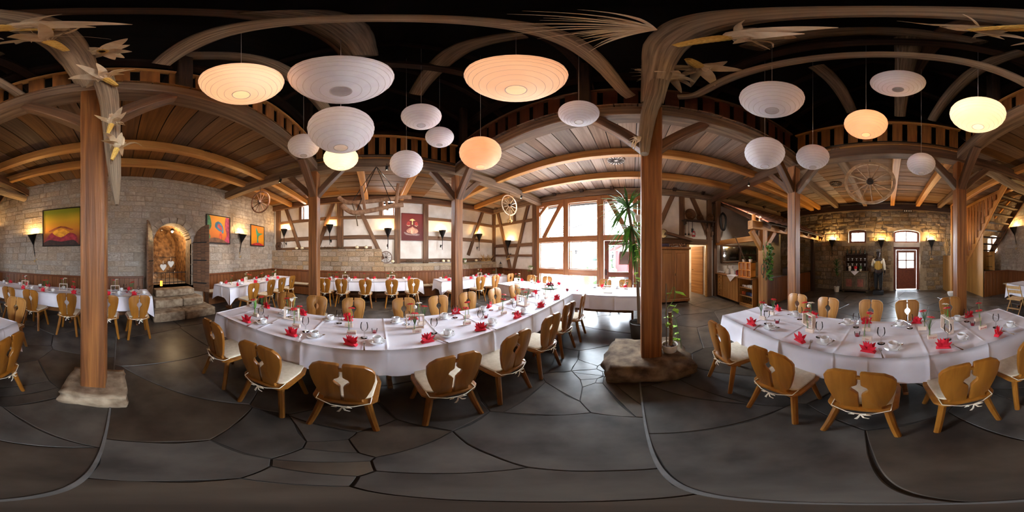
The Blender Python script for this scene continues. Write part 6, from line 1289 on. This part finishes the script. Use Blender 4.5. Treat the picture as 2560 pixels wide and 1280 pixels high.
wains(5, (5.18, YS+.04, 0), (5.18, -3.45, 0)); boards('stair_cupboard', 'pine cupboard with iron hinges under the staircase', 'cupboard', (6.1, -3.98), (5.22, -3.98), 1.02, 1.78)
for z in (1.15, 1.6): beam('strap_hinge', (5.75, -3.955, z), (5.35, -3.955, z), .012, .02, iron, bpy.data.objects['stair_cupboard'])
r = thing('window_fern', 'bushy green fern on the sill of the small window', 'plant', (6.3, YS-.1, 1.76)); ob('pot', G().lathe([(0, 0), (.07, 0), (.09, .1), (.08, .1), (0, .08)], 14).mesh(pot_w, smooth=True), r)
for k in range(50): a = U(0, 6.3); l = U(.15, .34); ob('frond', G().blade([(0, 0, .1), (math.cos(a)*l*.5, math.sin(a)*l*.4, .26), (math.cos(a)*l, math.sin(a)*l*.6, .16)], [.003, .013, .002]).mesh(green if k % 2 else green_d), r)

# ------------------------------------------------------------------ courtyard outside
pave = M('pale_paving', (190, 180, 172), (206, 198, 190), (1, 1, 1), 2, 3, .8)
stru(ob('ground', G().box(-60, 60, YN+.3, 90, -.3, -.06).box(XE+.55, 60, -60, YN+.3, -.3, -.06).box(-60, XE+.55, -60, YS-2.2, -.3, -.06).box(-60, XW-.45, YS-2.2, YN+.3, -.3, -.06).mesh(pave)))
hw = M('house_render', (232, 228, 222), (240, 236, 232), (1, 1, 1), 2, 3, .9)
hs = thing('white_house', 'white house with tiled roof across the courtyard', 'house'); ob('wall', G().box(-12, -3.5, 10, 14, -.1, 2.35).mesh(hw), hs)
rt = M('house_roof_tile', (52, 38, 34), (66, 50, 44), (1, 8, 1), 3, 3, .8)
for i in range(9): t = i/9; ob('tile_course', G().box(-12.2, -3.2, 9.6+2.6*t, 9.6+2.6*t+.34, 2.3+1.9*t, 2.36+1.9*t).mesh(rt), hs)
d = ob('house_door', G().box(-4.55, -3.85, 9.95, 9.99, 0, 1.95).mesh(M('orange_door', (110, 30, 8))), hs); ob('door_pane', G().box(-4.2, -3.95, 9.93, 9.96, .3, 1.6).mesh(M('blue_grey_pane', (70, 84, 104), rough=.2)), d)
ob('gutter', G().tube([(-12, 9.55, 2.26), (-3.1, 9.55, 2.26), (-3.15, 9.7, 2.0), (-3.5, 9.95, 1.9)], .05, 6).mesh(M('copper_gutter', (110, 60, 50))), hs)
ht = thing('red_hut', 'red wooden hut with open front across the courtyard', 'hut'); hr = M('hut_red', (74, 10, 12), (92, 16, 18), (6, 6, 1), 3, 3, .7)
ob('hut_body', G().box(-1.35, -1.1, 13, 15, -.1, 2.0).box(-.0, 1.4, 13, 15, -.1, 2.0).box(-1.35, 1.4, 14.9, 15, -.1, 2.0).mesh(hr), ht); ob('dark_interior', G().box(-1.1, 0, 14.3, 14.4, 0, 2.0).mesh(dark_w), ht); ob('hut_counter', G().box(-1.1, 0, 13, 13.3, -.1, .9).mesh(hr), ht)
ob('hut_roof', G().prism([(-1.8, 1.95), (0, 2.95), (1.8, 1.95), (1.8, 2.1), (0, 3.12), (-1.8, 2.1)], 12.7, 15.2).mesh(hr), ht); ob('hut_gable', G().prism([(-1.35, 2.0), (0, 2.85), (1.4, 2.0)], 13.1, 13.15).mesh(M('gable_pink', (110, 84, 76))), ht)
lf = M('foliage', (22, 40, 18), (48, 70, 30), (1, 1, 1), 6, 4, .8); lf2 = M('hill_foliage', (26, 42, 36), (44, 64, 54), (1, 1, 1), .8, 5, .9)
def bush(p, s_, n, mt, lb, nm='shrub'):
    g = G()
    for k in range(n): c = Vector((U(-1, 1), U(-1, 1), U(0, 1.2)))*s_*.55; g.ball(c, s_*U(.3, .5), 8, 6, jit=.22)
    r = thing(nm, lb, 'shrub' if nm == 'shrub' else 'trees', p); o = ob('foliage', g.mesh(mt), r); o['kind'] = 'stuff'
bush((-2.9, 11.5, .1), .8, 16, lf, 'pink-green flowering shrub by the white house'); bush((-1.75, 12.5, .1), .6, 12, lf, 'light green shrub in the middle of the courtyard'); bush((-2.3, 9.6, 0), .5, 10, lf, 'low potted shrub in front of the white house'); bush((-1.5, 19, .4), 1.6, 14, lf, 'larger shrub behind the courtyard')
for i, x in enumerate((-34, -22, -12, -2, 8)): bush((x, 62, 1.2), 6.5, 16, lf2, '%s wooded hill patch from left beyond the courtyard' % ORD[i], 'hill_trees')
put('street_lamp', [('lamp_post', G().tube([(0, 0, 0), (0, 0, 1.5)], .03, 6).mesh(iron), []), ('lamp_head', G().lathe([(.05, 1.5), (.11, 1.75), (.03, 1.85), (0, 1.9)], 6).mesh(iron), [])], 'black lantern post left of the red hut', 'lamp', (-1.55, 12.6, -.06))
put('wall_lantern', [('arm', G().tube([(0, 0, 0), (0, -.3, .0)], .02, 6).mesh(iron), []), ('lamp_head', G().lathe([(.04, -.2), (.1, .05), (.03, .14), (0, .18)], 6, Matrix.Translation((0, -.35, 0))).mesh(iron), []), ('sign_board', G().box(-.02, .02, -.5, -.2, -1.1, -.25).mesh(M('blue_sign', (60, 70, 90))), [])], 'black lantern with sign on the corner of the white house', 'lamp', (-3.45, 9.95, 1.9))
wkr = M('wicker_seat', (120, 92, 74), (150, 120, 98), (1, 1, 1), 30, 3, .8)
for i, (x, y, rz) in enumerate(((-2.0, 7.0, .3), (-1.3, 7.4, 2.4), (-.1, 7.2, -.6))):
    r = thing('garden_chair', ['round wicker garden chair behind the middle window pane', 'second wicker garden chair behind the middle window post', 'dark garden chair behind the glass door'][i], 'chair', (x, y, -.06), rz)
    ob('shell', G().lathe([(.0, .4), (.24, .4), (.28, .5), (.3, .8), (.28, .8), (.25, .5), (0, .43)], 16).mesh(wkr if i < 2 else black_m, smooth=True), r)
    for k in range(4): a = k*PI/2+.8; ob('leg', G().tube([(math.cos(a)*.2, math.sin(a)*.2, .4), (math.cos(a)*.25, math.sin(a)*.25, 0)], .012, 6).mesh(iron), r)
aw = thing('awning_pole', 'thin slanting awning edge outside the big window', 'pole'); beam('edge_rod', (-6.5, 9.2, 2.4), (1.0, 8.2, 4.4), .04, .04, iron, aw); beam('upright_rod', (1.0, 8.2, -.06), (1.0, 8.2, 4.4), .05, .05, iron, aw)
